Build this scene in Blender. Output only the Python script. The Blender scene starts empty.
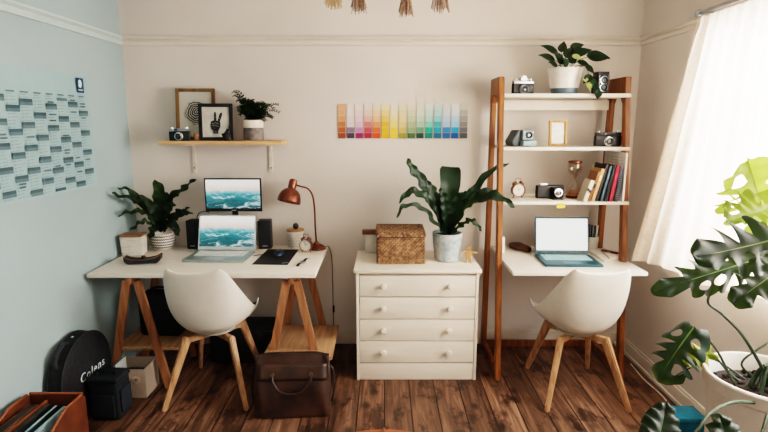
import bpy, bmesh, math, random
from mathutils import Vector, Matrix, Euler
R = math.radians
V = Vector
sc = bpy.context.scene
col = sc.collection
rng = random.Random(7)

# ------------------------------------------------------------------ camera
CAM_H = 1.6
PITCH = math.atan(94 / 512)
CT, ST = math.cos(PITCH), math.sin(PITCH)
cd = bpy.data.cameras.new('camera')
cam = bpy.data.objects.new('camera', cd)
col.objects.link(cam)
cam.location = (0, 0, CAM_H)
cam.rotation_euler = (R(90) - PITCH, 0, 0)
cd.sensor_width = 36
cd.lens = 24.0
cd.clip_start = 0.02
sc.camera = cam


def at(u, v, Y=None, Z=None, X=None):
    """a point of the room on the sight line through (u, v), at depth Y, height Z or side X"""
    x = (u - 384) / 512
    a = (216 - v) / 512
    y = CT + a * ST
    z = -ST + a * CT
    if Y is not None:
        t = Y / y
    elif Z is not None:
        t = (Z - CAM_H) / z
    else:
        t = X / x
    return V((x * t, y * t, CAM_H + z * t))


# ------------------------------------------------------------------ materials
def srgb(h):
    h = h.lstrip('#')
    o = []
    for i in (0, 2, 4):
        c = int(h[i:i + 2], 16) / 255
        o.append(c / 12.92 if c <= .04045 else ((c + .055) / 1.055) ** 2.4)
    return (*o, 1)


_m = {}


def new_mat(name):
    m = bpy.data.materials.new(name)
    m.use_nodes = True
    nt = m.node_tree
    return m, nt, nt.nodes['Principled BSDF']


def N(nt, t, **kw):
    n = nt.nodes.new(t)
    for k, v in kw.items():
        if k in n.inputs:
            n.inputs[k].default_value = v
        else:
            setattr(n, k, v)
    return n


def L(nt, a, b):
    nt.links.new(a, b)


def ramp(nt, stops, interp='LINEAR'):
    r = nt.nodes.new('ShaderNodeValToRGB')
    cr = r.color_ramp
    cr.interpolation = interp
    while len(cr.elements) < len(stops):
        cr.elements.new(.5)
    for e, (p, c) in zip(cr.elements, stops):
        e.position = p
        e.color = srgb(c) if isinstance(c, str) else (c, c, c, 1)
    return r


def mixc(nt, f, a, b, mode='MIX'):
    n = nt.nodes.new('ShaderNodeMix')
    n.data_type = 'RGBA'
    n.blend_type = mode
    for s, k in ((f, 0), (a, 6), (b, 7)):
        if hasattr(s, 'is_output') or isinstance(s, bpy.types.NodeSocket):
            L(nt, s, n.inputs[k])
        elif isinstance(s, str):
            n.inputs[k].default_value = srgb(s)
        else:
            n.inputs[k].default_value = s
    return n.outputs[2]


def math_(nt, op, a, b=None):
    n = nt.nodes.new('ShaderNodeMath')
    n.operation = op
    for s, k in ((a, 0), (b, 1)):
        if s is None:
            continue
        if isinstance(s, bpy.types.NodeSocket):
            L(nt, s, n.inputs[k])
        else:
            n.inputs[k].default_value = s
    return n.outputs[0]


def shade(h, f):
    h = h.lstrip('#')
    return '#' + ''.join('%02x' % max(0, min(255, int(int(h[i:i + 2], 16) * f))) for i in (0, 2, 4))


def mat(h, rough=.5, metal=0., var=.06, scale=18, bump=0., spec=.4, name=None):
    """plain surface with a little procedural mottling"""
    key = (h, rough, metal, var, scale, bump, spec)
    if key in _m:
        return _m[key]
    m, nt, b = new_mat(name or 'surface_' + h.lstrip('#'))
    tc = N(nt, 'ShaderNodeTexCoord')
    no = N(nt, 'ShaderNodeTexNoise', Scale=scale, Detail=3.)
    L(nt, tc.outputs['Object'], no.inputs['Vector'])
    r = ramp(nt, [(.3, shade(h, 1 - var)), (.7, shade(h, 1 + var))])
    L(nt, no.outputs['Fac'], r.inputs[0])
    L(nt, r.outputs[0], b.inputs['Base Color'])
    b.inputs['Roughness'].default_value = rough
    b.inputs['Metallic'].default_value = metal
    b.inputs['Specular IOR Level'].default_value = spec
    if bump:
        bn = N(nt, 'ShaderNodeBump', Strength=bump, Distance=.01)
        L(nt, no.outputs['Fac'], bn.inputs['Height'])
        L(nt, bn.outputs[0], b.inputs['Normal'])
    _m[key] = m
    return m


def wood(dark, light, rough=.5, axis=1, scale=1., name='wood', stretch=14):
    key = ('wood', dark, light, rough, axis, scale)
    if key in _m:
        return _m[key]
    m, nt, b = new_mat(name)
    tc = N(nt, 'ShaderNodeTexCoord')
    mp = N(nt, 'ShaderNodeMapping')
    s = [stretch * scale] * 3
    s[axis] = 1.2 * scale
    mp.inputs['Scale'].default_value = s
    L(nt, tc.outputs['Object'], mp.inputs[0])
    no = N(nt, 'ShaderNodeTexNoise', Scale=3., Detail=5., Distortion=.6)
    L(nt, mp.outputs[0], no.inputs['Vector'])
    r = ramp(nt, [(.3, dark), (.68, light)])
    L(nt, no.outputs['Fac'], r.inputs[0])
    L(nt, r.outputs[0], b.inputs['Base Color'])
    b.inputs['Roughness'].default_value = rough
    b.inputs['Specular IOR Level'].default_value = .35
    _m[key] = m
    return m


def emit(h, s, name='glow'):
    m, nt, b = new_mat(name)
    b.inputs['Base Color'].default_value = (0, 0, 0, 1)
    b.inputs['Emission Color'].default_value = srgb(h)
    b.inputs['Emission Strength'].default_value = s
    return m


def wall_mat(name, h, var=.03):
    m, nt, b = new_mat(name)
    tc = N(nt, 'ShaderNodeTexCoord')
    n1 = N(nt, 'ShaderNodeTexNoise', Scale=1.3, Detail=4.)
    n2 = N(nt, 'ShaderNodeTexNoise', Scale=38., Detail=3.)
    for n in (n1, n2):
        L(nt, tc.outputs['Object'], n.inputs['Vector'])
    r = ramp(nt, [(.3, shade(h, 1 - var)), (.7, shade(h, 1 + var))])
    L(nt, n1.outputs['Fac'], r.inputs[0])
    L(nt, r.outputs[0], b.inputs['Base Color'])
    bn = N(nt, 'ShaderNodeBump', Strength=.12, Distance=.01)
    L(nt, n2.outputs['Fac'], bn.inputs['Height'])
    L(nt, bn.outputs[0], b.inputs['Normal'])
    b.inputs['Roughness'].default_value = .75
    b.inputs['Specular IOR Level'].default_value = .2
    return m


def floor_mat():
    m, nt, b = new_mat('old_floorboards')
    tc = N(nt, 'ShaderNodeTexCoord')
    sx = N(nt, 'ShaderNodeSeparateXYZ')
    L(nt, tc.outputs['Object'], sx.inputs[0])
    w = .152
    px = math_(nt, 'DIVIDE', math_(nt, 'ADD', sx.outputs[0], 10.03), w)
    idx = math_(nt, 'FLOOR', px)
    fr = math_(nt, 'FRACT', px)
    wn = N(nt, 'ShaderNodeTexWhiteNoise')
    wn.noise_dimensions = '1D'
    L(nt, idx, wn.inputs['W'])
    # grain, shifted from board to board
    cb = N(nt, 'ShaderNodeCombineXYZ')
    L(nt, math_(nt, 'MULTIPLY', sx.outputs[0], 16.), cb.inputs[0])
    L(nt, math_(nt, 'ADD', math_(nt, 'MULTIPLY', sx.outputs[1], 1.1), math_(nt, 'MULTIPLY', wn.outputs['Value'], 40.)), cb.inputs[1])
    L(nt, idx, cb.inputs[2])
    g = N(nt, 'ShaderNodeTexNoise', Scale=2.2, Detail=6., Roughness=.62, Distortion=.8)
    L(nt, cb.outputs[0], g.inputs['Vector'])
    r = ramp(nt, [(.26, '#34241b'), (.45, '#5a4131'), (.58, '#775744'), (.78, '#9f7c64')])
    L(nt, g.outputs['Fac'], r.inputs[0])
    # tone of each board
    tone = ramp(nt, [(0, .7), (.5, .95), (1, 1.2)])
    L(nt, wn.outputs['Value'], tone.inputs[0])
    c = mixc(nt, 1., r.outputs[0], tone.outputs[0], 'MULTIPLY')
    # worn pale patches and dark stains
    st = N(nt, 'ShaderNodeTexNoise', Scale=4.2, Detail=6., Roughness=.7)
    mp = N(nt, 'ShaderNodeMapping')
    mp.inputs['Scale'].default_value = (1.6, .8, 1)
    L(nt, tc.outputs['Object'], mp.inputs[0])
    L(nt, mp.outputs[0], st.inputs['Vector'])
    sr = ramp(nt, [(.41, 1.), (.47, 0.)])
    L(nt, st.outputs['Fac'], sr.inputs[0])
    c = mixc(nt, math_(nt, 'MULTIPLY', sr.outputs[0], .7), c, '#1d130e')
    pr = ramp(nt, [(.58, 0.), (.72, 1.)])
    L(nt, st.outputs['Fac'], pr.inputs[0])
    c = mixc(nt, math_(nt, 'MULTIPLY', pr.outputs[0], .45), c, '#9a765c')
    # knots
    vo = N(nt, 'ShaderNodeTexVoronoi', Scale=1.)
    mk = N(nt, 'ShaderNodeMapping')
    mk.inputs['Scale'].default_value = (6.58, 4.6, 1)
    L(nt, tc.outputs['Object'], mk.inputs[0])
    L(nt, mk.outputs[0], vo.inputs['Vector'])
    kr = ramp(nt, [(.09, 1.), (.24, 0.)])
    L(nt, vo.outputs['Distance'], kr.inputs[0])
    c = mixc(nt, math_(nt, 'MULTIPLY', kr.outputs[0], .75), c, '#1a100b')
    # gaps
    e = math_(nt, 'ABSOLUTE', math_(nt, 'SUBTRACT', fr, .5))
    gr = ramp(nt, [(.465, 0.), (.495, 1.)])
    L(nt, e, gr.inputs[0])
    c = mixc(nt, gr.outputs[0], c, '#120b08')
    L(nt, c, b.inputs['Base Color'])
    rr = ramp(nt, [(.3, .42), (.7, .62)])
    L(nt, g.outputs['Fac'], rr.inputs[0])
    L(nt, rr.outputs[0], b.inputs['Roughness'])
    b.inputs['Specular IOR Level'].default_value = .35
    bn = N(nt, 'ShaderNodeBump', Strength=.3, Distance=.006)
    hh = math_(nt, 'SUBTRACT', g.outputs['Fac'], math_(nt, 'MULTIPLY', gr.outputs[0], 2.))
    L(nt, hh, bn.inputs['Height'])
    L(nt, bn.outputs[0], b.inputs['Normal'])
    return m


def sea_mat(strength=1.):
    """the picture on the screens: a pale sky above a rough teal sea"""
    m, nt, b = new_mat('sea_picture')
    tc = N(nt, 'ShaderNodeTexCoord')
    sx = N(nt, 'ShaderNodeSeparateXYZ')
    L(nt, tc.outputs['Generated'], sx.inputs[0])
    n = N(nt, 'ShaderNodeTexNoise', Scale=3.2, Detail=6., Roughness=.6, Distortion=.5)
    mp = N(nt, 'ShaderNodeMapping')
    mp.inputs['Scale'].default_value = (1.3, 1, 2.)
    L(nt, tc.outputs['Generated'], mp.inputs[0])
    L(nt, mp.outputs[0], n.inputs['Vector'])
    h = math_(nt, 'ADD', sx.outputs[2], math_(nt, 'MULTIPLY', math_(nt, 'SUBTRACT', n.outputs['Fac'], .5), .28))
    r = ramp(nt, [(0., '#05424c'), (.25, '#136069'), (.48, '#2d848d'), (.58, '#86b4b8'), (.63, '#d8c9c0'), (.78, '#efe2d8'), (1., '#fbf7f2')])
    L(nt, h, r.inputs[0])
    n2 = N(nt, 'ShaderNodeTexNoise', Scale=3.6, Detail=7., Roughness=.7, Distortion=1.2)
    L(nt, mp.outputs[0], n2.inputs['Vector'])
    fo = ramp(nt, [(.52, 0.), (.62, 1.)])
    L(nt, n2.outputs['Fac'], fo.inputs[0])
    low = ramp(nt, [(.5, 1.), (.6, 0.)])
    L(nt, sx.outputs[2], low.inputs[0])
    c = mixc(nt, math_(nt, 'MULTIPLY', math_(nt, 'MULTIPLY', fo.outputs[0], low.outputs[0]), .7), r.outputs[0], '#d6ecea')
    dk = ramp(nt, [(.36, 1.), (.44, 0.)])
    L(nt, n2.outputs['Fac'], dk.inputs[0])
    c = mixc(nt, math_(nt, 'MULTIPLY', math_(nt, 'MULTIPLY', dk.outputs[0], low.outputs[0]), .7), c, '#0a4a44')
    b.inputs['Base Color'].default_value = (.01, .01, .01, 1)
    b.inputs['Roughness'].default_value = .35
    L(nt, c, b.inputs['Emission Color'])
    b.inputs['Emission Strength'].default_value = strength
    return m


def leaf_mat(dark, light, trans=.25, name='leaf', rough=.48):
    key = ('leaf', dark, light, trans)
    if key in _m:
        return _m[key]
    m, nt, b = new_mat(name)
    tc = N(nt, 'ShaderNodeTexCoord')
    no = N(nt, 'ShaderNodeTexNoise', Scale=9., Detail=4.)
    L(nt, tc.outputs['Object'], no.inputs['Vector'])
    r = ramp(nt, [(.3, dark), (.72, light)])
    L(nt, no.outputs['Fac'], r.inputs[0])
    L(nt, r.outputs[0], b.inputs['Base Color'])
    b.inputs['Roughness'].default_value = rough
    b.inputs['Specular IOR Level'].default_value = .28
    tr = N(nt, 'ShaderNodeBsdfTranslucent')
    tcx = mixc(nt, .5, r.outputs[0], '#7fa03a')
    L(nt, tcx, tr.inputs[0])
    mx = N(nt, 'ShaderNodeMixShader')
    mx.inputs[0].default_value = trans
    L(nt, b.outputs[0], mx.inputs[1])
    L(nt, tr.outputs[0], mx.inputs[2])
    L(nt, mx.outputs[0], nt.nodes['Material Output'].inputs[0])
    _m[key] = m
    return m


def curtain_mat():
    m, nt, b = new_mat('sheer_cotton')
    nt.nodes.remove(b)
    tc = N(nt, 'ShaderNodeTexCoord')
    no = N(nt, 'ShaderNodeTexNoise', Scale=60., Detail=2.)
    L(nt, tc.outputs['Object'], no.inputs['Vector'])
    r = ramp(nt, [(.3, '#f0dac6'), (.7, '#ffeddc')])
    L(nt, no.outputs['Fac'], r.inputs[0])
    d = N(nt, 'ShaderNodeBsdfDiffuse')
    t = N(nt, 'ShaderNodeBsdfTranslucent')
    tp = N(nt, 'ShaderNodeBsdfTransparent')
    L(nt, r.outputs[0], d.inputs[0])
    L(nt, r.outputs[0], t.inputs[0])
    m1 = N(nt, 'ShaderNodeMixShader')
    m1.inputs[0].default_value = .55
    L(nt, d.outputs[0], m1.inputs[1])
    L(nt, t.outputs[0], m1.inputs[2])
    m2 = N(nt, 'ShaderNodeMixShader')
    m2.inputs[0].default_value = .22
    L(nt, m1.outputs[0], m2.inputs[1])
    L(nt, tp.outputs[0], m2.inputs[2])
    L(nt, m2.outputs[0], nt.nodes['Material Output'].inputs[0])
    return m


def glass_mat(tint='#ffffff', gloss=.12, name='clear_glass'):
    key = ('glass', tint, gloss)
    if key in _m:
        return _m[key]
    m, nt, b = new_mat(name)
    nt.nodes.remove(b)
    tp = N(nt, 'ShaderNodeBsdfTransparent')
    tp.inputs[0].default_value = srgb(tint)
    g = N(nt, 'ShaderNodeBsdfGlossy', Roughness=.03)
    lw = N(nt, 'ShaderNodeLayerWeight', Blend=.25)
    f = math_(nt, 'ADD', math_(nt, 'MULTIPLY', lw.outputs['Facing'], .5), gloss * .4)
    mx = N(nt, 'ShaderNodeMixShader')
    L(nt, f, mx.inputs[0])
    L(nt, tp.outputs[0], mx.inputs[1])
    L(nt, g.outputs[0], mx.inputs[2])
    L(nt, mx.outputs[0], nt.nodes['Material Output'].inputs[0])
    _m[key] = m
    return m


def wicker_mat():
    m, nt, b = new_mat('woven_seagrass')
    tc = N(nt, 'ShaderNodeTexCoord')
    no = N(nt, 'ShaderNodeTexNoise', Scale=45., Detail=3.)
    L(nt, tc.outputs['Object'], no.inputs['Vector'])
    r = ramp(nt, [(.3, '#543820'), (.5, '#7f5b3b'), (.72, '#a9825b')])
    L(nt, no.outputs['Fac'], r.inputs[0])
    L(nt, r.outputs[0], b.inputs['Base Color'])
    b.inputs['Roughness'].default_value = .6
    return m


def ink_mat():
    """loose ink swirl drawing on grey paper"""
    m, nt, b = new_mat('ink_drawing')
    tc = N(nt, 'ShaderNodeTexCoord')
    mp = N(nt, 'ShaderNodeMapping')
    mp.inputs['Location'].default_value = (-.52, 0, -.55)
    L(nt, tc.outputs['Generated'], mp.inputs[0])
    sx = N(nt, 'ShaderNodeSeparateXYZ')
    L(nt, mp.outputs[0], sx.inputs[0])
    cb = N(nt, 'ShaderNodeCombineXYZ')
    L(nt, sx.outputs[0], cb.inputs[0])
    L(nt, math_(nt, 'MULTIPLY', sx.outputs[2], 1.4), cb.inputs[1])
    wv = N(nt, 'ShaderNodeTexWave', Scale=5., Distortion=7., Detail=3.)
    wv.wave_type = 'RINGS'
    wv.rings_direction = 'Z'
    L(nt, cb.outputs[0], wv.inputs['Vector'])
    ln = N(nt, 'ShaderNodeVectorMath')
    ln.operation = 'LENGTH'
    L(nt, cb.outputs[0], ln.inputs[0])
    no = N(nt, 'ShaderNodeTexNoise', Scale=4., Detail=3.)
    L(nt, cb.outputs[0], no.inputs['Vector'])
    d = math_(nt, 'ADD', ln.outputs['Value'], math_(nt, 'MULTIPLY', no.outputs['Fac'], .3))
    mask = ramp(nt, [(.47, 1.), (.53, 0.)])
    L(nt, d, mask.inputs[0])
    w2 = ramp(nt, [(.5, 1.), (.72, 0.)])
    L(nt, wv.outputs['Fac'], w2.inputs[0])
    c = mixc(nt, math_(nt, 'MULTIPLY', mask.outputs[0], w2.outputs[0]), '#bcb8ae', '#2b2c2c')
    L(nt, c, b.inputs['Base Color'])
    b.inputs['Roughness'].default_value = .6
    return m


# ------------------------------------------------------------------ mesh builder
def frame_of(d, up):
    d = d.normalized()
    x = d.cross(up)
    if x.length < 1e-4:
        x = d.cross(V((1, 0, 0)))
        if x.length < 1e-4:
            x = d.cross(V((0, 1, 0)))
    x.normalize()
    return x, x.cross(d).normalized(), d


def catmull(pts, n=6):
    pts = [V(p) for p in pts]
    if len(pts) < 3:
        return [pts[0].lerp(pts[-1], i / n) for i in range(n + 1)]
    out = []
    P = [pts[0] * 2 - pts[1]] + pts + [pts[-1] * 2 - pts[-2]]
    for i in range(1, len(P) - 2):
        a, b, c, d = P[i - 1:i + 3]
        for k in range(n):
            t = k / n
            out.append(.5 * ((2 * b) + (c - a) * t + (2 * a - 5 * b + 4 * c - d) * t * t + (3 * b - a - 3 * c + d) * t ** 3))
    out.append(pts[-1])
    return out


class MB:
    def __init__(s):
        s.bm = bmesh.new()
        s.mats = []
        s.cur = 0

    def use(s, m):
        if m not in s.mats:
            s.mats.append(m)
        s.cur = s.mats.index(m)
        return s

    def _add(s, bm, mtx=None):
        if mtx is not None:
            bm.transform(mtx)
        for f in bm.faces:
            f.material_index = s.cur
        me = bpy.data.meshes.new('tmp')
        bm.to_mesh(me)
        bm.free()
        s.bm.from_mesh(me)
        bpy.data.meshes.remove(me)
        return s

    def raw(s, vs, fs, mtx=None):
        bm = bmesh.new()
        vv = [bm.verts.new(v) for v in vs]
        for f in fs:
            try:
                bm.faces.new([vv[i] for i in f])
            except ValueError:
                pass
        bmesh.ops.recalc_face_normals(bm, faces=bm.faces)
        return s._add(bm, mtx)

    def box(s, c, d, rot=(0, 0, 0), bev=0., seg=2, taper=None):
        bm = bmesh.new()
        bmesh.ops.create_cube(bm, size=1)
        for v in bm.verts:
            k = 1.
            if taper and v.co.z < 0:
                k = taper
            v.co = V((v.co.x * d[0] * k, v.co.y * d[1] * k, v.co.z * d[2]))
        if bev:
            bmesh.ops.bevel(bm, geom=list(bm.edges), offset=min(bev, min(d) * .49), segments=seg, affect='EDGES', profile=.6)
        return s._add(bm, Matrix.Translation(V(c)) @ Euler(rot).to_matrix().to_4x4())

    def bar(s, p0, p1, w, d, up=(0, 1, 0), bev=.003, w1=None, d1=None):
        """square bar from p0 to p1; w across, d along up"""
        p0, p1 = V(p0), V(p1)
        x, u, n = frame_of(p1 - p0, V(up))
        w1 = w if w1 is None else w1
        d1 = d if d1 is None else d1
        bm = bmesh.new()
        q = []
        for p, a, b in ((p0, w, d), (p1, w1, d1)):
            q.append([bm.verts.new(p + x * i * a / 2 + u * j * b / 2) for i, j in ((-1, -1), (1, -1), (1, 1), (-1, 1))])
        bm.faces.new(q[0][::-1])
        bm.faces.new(q[1])
        for i in range(4):
            j = (i + 1) % 4
            bm.faces.new([q[0][i], q[0][j], q[1][j], q[1][i]])
        bmesh.ops.recalc_face_normals(bm, faces=bm.faces)
        if bev:
            bmesh.ops.bevel(bm, geom=list(bm.edges), offset=bev, segments=2, affect='EDGES')
        return s._add(bm)

    def lathe(s, prof, c=(0, 0, 0), n=36, mtx=None, sx=1., sy=1.):
        vs, fs = [], []
        k = len(prof)
        for i in range(n):
            a = 2 * math.pi * i / n
            for r, z in prof:
                vs.append((max(r, 1e-5) * math.cos(a) * sx, max(r, 1e-5) * math.sin(a) * sy, z))
        for i in range(n):
            j = (i + 1) % n
            for q in range(k - 1):
                fs.append((i * k + q, j * k + q, j * k + q + 1, i * k + q + 1))
        bm = bmesh.new()
        vv = [bm.verts.new(v) for v in vs]
        for f in fs:
            bm.faces.new([vv[i] for i in f])
        bmesh.ops.remove_doubles(bm, verts=bm.verts, dist=2e-5)
        bmesh.ops.recalc_face_normals(bm, faces=bm.faces)
        m = Matrix.Translation(V(c))
        if mtx is not None:
            m = m @ mtx
        return s._add(bm, m)

    def cyl(s, p0, p1, r0, r1=None, n=24, bev=0):
        r1 = r0 if r1 is None else r1
        p0, p1 = V(p0), V(p1)
        h = (p1 - p0).length
        x, u, d = frame_of(p1 - p0, V((0, 0, 1)) if abs((p1 - p0).normalized().z) < .9 else V((0, 1, 0)))
        m = Matrix((x, u, d)).transposed().to_4x4()
        b = bev
        prof = [(0, 0), (r0 - b, 0), (r0, b), (r1, h - b), (r1 - b, h), (0, h)] if b else [(0, 0), (r0, 0), (r1, h), (0, h)]
        return s.lathe(prof, p0, n, m)

    def tube(s, pts, r, n=8, smooth=6, cap=True):
        path = catmull(pts, smooth) if smooth else [V(p) for p in pts]
        k = len(path)
        rr = r if callable(r) else (lambda t: r if not isinstance(r, (list, tuple)) else r[0] + (r[1] - r[0]) * t)
        vs, fs = [], []
        up = V((0, 0, 1))
        px = None
        for i, p in enumerate(path):
            d = (path[min(i + 1, k - 1)] - path[max(i - 1, 0)])
            if d.length < 1e-9:
                d = V((0, 0, 1))
            d.normalize()
            if px is None:
                x, u, _ = frame_of(d, up if abs(d.z) < .95 else V((0, 1, 0)))
            else:
                x = px - d * px.dot(d)
                x.normalize()
                u = x.cross(d)
            px = x
            q = rr(i / (k - 1))
            for j in range(n):
                a = 2 * math.pi * j / n
                vs.append(p + x * math.cos(a) * q + u * math.sin(a) * q)
        for i in range(k - 1):
            for j in range(n):
                l = (j + 1) % n
                fs.append((i * n + j, i * n + l, (i + 1) * n + l, (i + 1) * n + j))
        if cap:
            fs.append(tuple(range(n))[::-1])
            fs.append(tuple((k - 1) * n + j for j in range(n)))
        return s.raw(vs, fs)

    def prism(s, poly, depth, mtx=None, bev=0):
        """polygon in local x, z extruded by depth along local y (towards +y)"""
        bm = bmesh.new()
        a = [bm.verts.new((x, 0, z)) for x, z in poly]
        b = [bm.verts.new((x, depth, z)) for x, z in poly]
        n = len(poly)
        bm.faces.new(a)
        bm.faces.new(b[::-1])
        for i in range(n):
            j = (i + 1) % n
            bm.faces.new((a[i], b[i], b[j], a[j]))
        bmesh.ops.recalc_face_normals(bm, faces=bm.faces)
        if bev:
            bmesh.ops.bevel(bm, geom=list(bm.edges), offset=bev, segments=2, affect='EDGES')
        return s._add(bm, mtx)

    def ell(s, c, r, n=20, rot=(0, 0, 0)):
        bm = bmesh.new()
        bmesh.ops.create_uvsphere(bm, u_segments=n, v_segments=max(8, n // 2), radius=1)
        r = (r, r, r) if not hasattr(r, '__len__') else r
        return s._add(bm, Matrix.Translation(V(c)) @ Euler(rot).to_matrix().to_4x4() @ Matrix.Diagonal((*r, 1)))

    def grid(s, f, nu, nv, keep=None):
        vs = [f(i / nu, j / nv) for i in range(nu + 1) for j in range(nv + 1)]
        fs = []
        for i in range(nu):
            for j in range(nv):
                if keep is None or keep(i, j):
                    a = i * (nv + 1) + j
                    fs.append((a, a + nv + 1, a + nv + 2, a + 1))
        bm = bmesh.new()
        vv = [bm.verts.new(v) for v in vs]
        for q in fs:
            bm.faces.new([vv[i] for i in q])
        bmesh.ops.delete(bm, geom=[v for v in bm.verts if not v.link_faces], context='VERTS')
        return s._add(bm)

    def build(s, name, parent=None, m=None, loc=None, smooth=True, ang=38, kind=None):
        me = bpy.data.meshes.new(name)
        s.bm.to_mesh(me)
        s.bm.free()
        ms = [m] if m is not None and not s.mats else (s.mats or [mat('#cccccc')])
        for q in ms:
            me.materials.append(q)
        if smooth:
            me.polygons.foreach_set('use_smooth', [True] * len(me.polygons))
            me.set_sharp_from_angle(angle=R(ang))
        o = bpy.data.objects.new(name, me)
        col.objects.link(o)
        if parent is not None:
            o.parent = parent
        if loc is not None:
            o.location = loc
        if kind:
            o['kind'] = kind
        return o


def tag(o, label, cat, group=None):
    o['label'] = label
    o['category'] = cat
    if group:
        o['group'] = group
    return o


def thing(name, label, cat, loc=(0, 0, 0), rz=0., group=None):
    o = bpy.data.objects.new(name, None)
    o.empty_display_size = .05
    col.objects.link(o)
    o.location = loc
    o.rotation_euler = (0, 0, rz)
    return tag(o, label, cat, group)


def dup(o, loc, rz, label):
    c = o.copy()
    col.objects.link(c)
    c.location = loc
    c.rotation_euler = (0, 0, rz)
    c['label'] = label
    for ch in list(o.children):
        k = ch.copy()
        col.objects.link(k)
        k.parent = c
        for g in ch.children:
            q = g.copy()
            col.objects.link(q)
            q.parent = k
    return c


# common materials
WHITE = mat('#e6ddd0', .45, var=.025, name='white_paint')
WHITE_TOP = wood('#dfd5c7', '#ebe3d7', .4, axis=0, name='white_washed_wood')
CHEST = wood('#e0d4c3', '#e7dccd', .45, axis=0, name='cream_paint')
PINE = wood('#82563c', '#b07e59', .5, axis=2, name='orange_pine')
BEECH = wood('#93684b', '#bf9670', .45, axis=2, name='beech')
BAMBOO = wood('#5f351c', '#985e30', .42, axis=2, name='stained_bamboo')
BLACK = mat('#17181a', .45, var=.15, name='black_plastic')
BLACK_SOFT = mat('#15171b', .8, var=.25, scale=60, bump=.3, name='black_nylon')
LEATHER = mat('#33221b', .42, var=.35, scale=11, bump=.25, name='brown_leather')
METAL = mat('#a9adb0', .3, .9, name='silver_metal')
CHROME = mat('#d5d8da', .18, .95, name='chrome')
COPPER = mat('#7a4a39', .35, .8, var=.08, name='copper')
BRONZE = mat('#6a3b2c', .35, .8, var=.1, name='dark_copper')
PAPER = mat('#e4ddd0', .8, name='paper')
PORC = mat('#ece7de', .3, name='white_ceramic')
SOIL = mat('#241a14', .95, var=.4, scale=80, bump=.6, name='soil')
LENSG = mat('#10202c', .08, spec=.8, name='lens_glass')

XL, XR, YB, YF, ZC = -1.74, 1.707, 3.54, -1.3, 2.75

# ------------------------------------------------------------------ the room
def struct(mb, name, m=None):
    o = mb.build(name, None, m)
    o['kind'] = 'structure'
    return o


WB = wall_mat('plaster_back', '#d5cdc5')
WLm = wall_mat('plaster_cool_lit', '#9db1b3')  # bluish window light put into the plaster colour
WRm = wall_mat('plaster_warm', '#d4cbc3')
struct(MB().box(((XL + XR) / 2, (YB + YF) / 2, -.05), (XR - XL + .4, YB - YF + .4, .1)), 'floor', floor_mat())
struct(MB().box(((XL + XR) / 2, (YB + YF) / 2, ZC + .05), (XR - XL + .4, YB - YF + .4, .1)), 'ceiling', wall_mat('ceiling_paint', '#e2dcd2'))
struct(MB().box(((XL + XR) / 2, YB + .1, ZC / 2), (XR - XL + .4, .2, ZC)), 'wall_back', WB)
struct(MB().box(((XL + XR) / 2, YF - .1, ZC / 2), (XR - XL + .4, .2, ZC)), 'wall_front', WB)
struct(MB().box((XL - .1, (YB + YF) / 2, ZC / 2), (.2, YB - YF, ZC)), 'wall_left', WLm)
# right wall with the window opening
WY0, WY1, WZ0, WZ1 = 1.0, 2.7, .86, 2.06
w = MB()
w.box((XR + .1, (YF + WY0) / 2, ZC / 2), (.2, WY0 - YF, ZC))
w.box((XR + .1, (WY1 + YB) / 2, ZC / 2), (.2, YB - WY1, ZC))
w.box((XR + .1, (WY0 + WY1) / 2, WZ0 / 2), (.2, WY1 - WY0, WZ0))
w.box((XR + .1, (WY0 + WY1) / 2, (WZ1 + ZC) / 2), (.2, WY1 - WY0, ZC - WZ1))
struct(w, 'wall_right', WRm)
# window
win = thing('window_1', 'white painted window behind the sheer curtain', 'window')
win['kind'] = 'structure'
f = MB()
xm = XR + .13
for z in (WZ0 + .025, WZ1 - .025):
    f.box((xm, (WY0 + WY1) / 2, z), (.06, WY1 - WY0, .05), bev=.004)
for y in (WY0 + .025, WY1 - .025, (WY0 + WY1) / 2):
    f.box((xm, y, (WZ0 + WZ1) / 2), (.058, .05, WZ1 - WZ0 - .1), bev=.004)
f.box((xm, (WY0 + WY1) / 2, 1.68), (.04, WY1 - WY0 - .1, .035), bev=.004)
f.build('window_frame', win, mat('#e8e2d8', .5))
MB().box((xm + .01, (WY0 + WY1) / 2, (WZ0 + WZ1) / 2), (.006, WY1 - WY0 - .08, WZ1 - WZ0 - .08)).build('window_pane', win, glass_mat())
MB().box((XR + .04, (WY0 + WY1) / 2, WZ0 - .012), (.09, WY1 - WY0 + .0, .022), bev=.004).build('window_sill', win, mat('#e8e2d8', .5))

# picture rail (trim), skirting
RZ = 2.128
prof = [(0, -.03), (.014, -.03), (.018, -.012), (.012, 0), (.03, .012), (.03, .024), (0, .03)]


def rail(name, p0, p1, inward, m):
    mb = MB()
    p0, p1, inward = V(p0), V(p1), V(inward)
    vs = []
    for p in (p0, p1):
        for d, z in prof:
            vs.append(p + inward * d + V((0, 0, z)))
    n = len(prof)
    fs = [(i, (i + 1) % n, n + (i + 1) % n, n + i) for i in range(n)] + [tuple(range(n)), tuple(range(n, 2 * n))]
    mb.raw(vs, fs)
    struct(mb, name, m)


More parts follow.
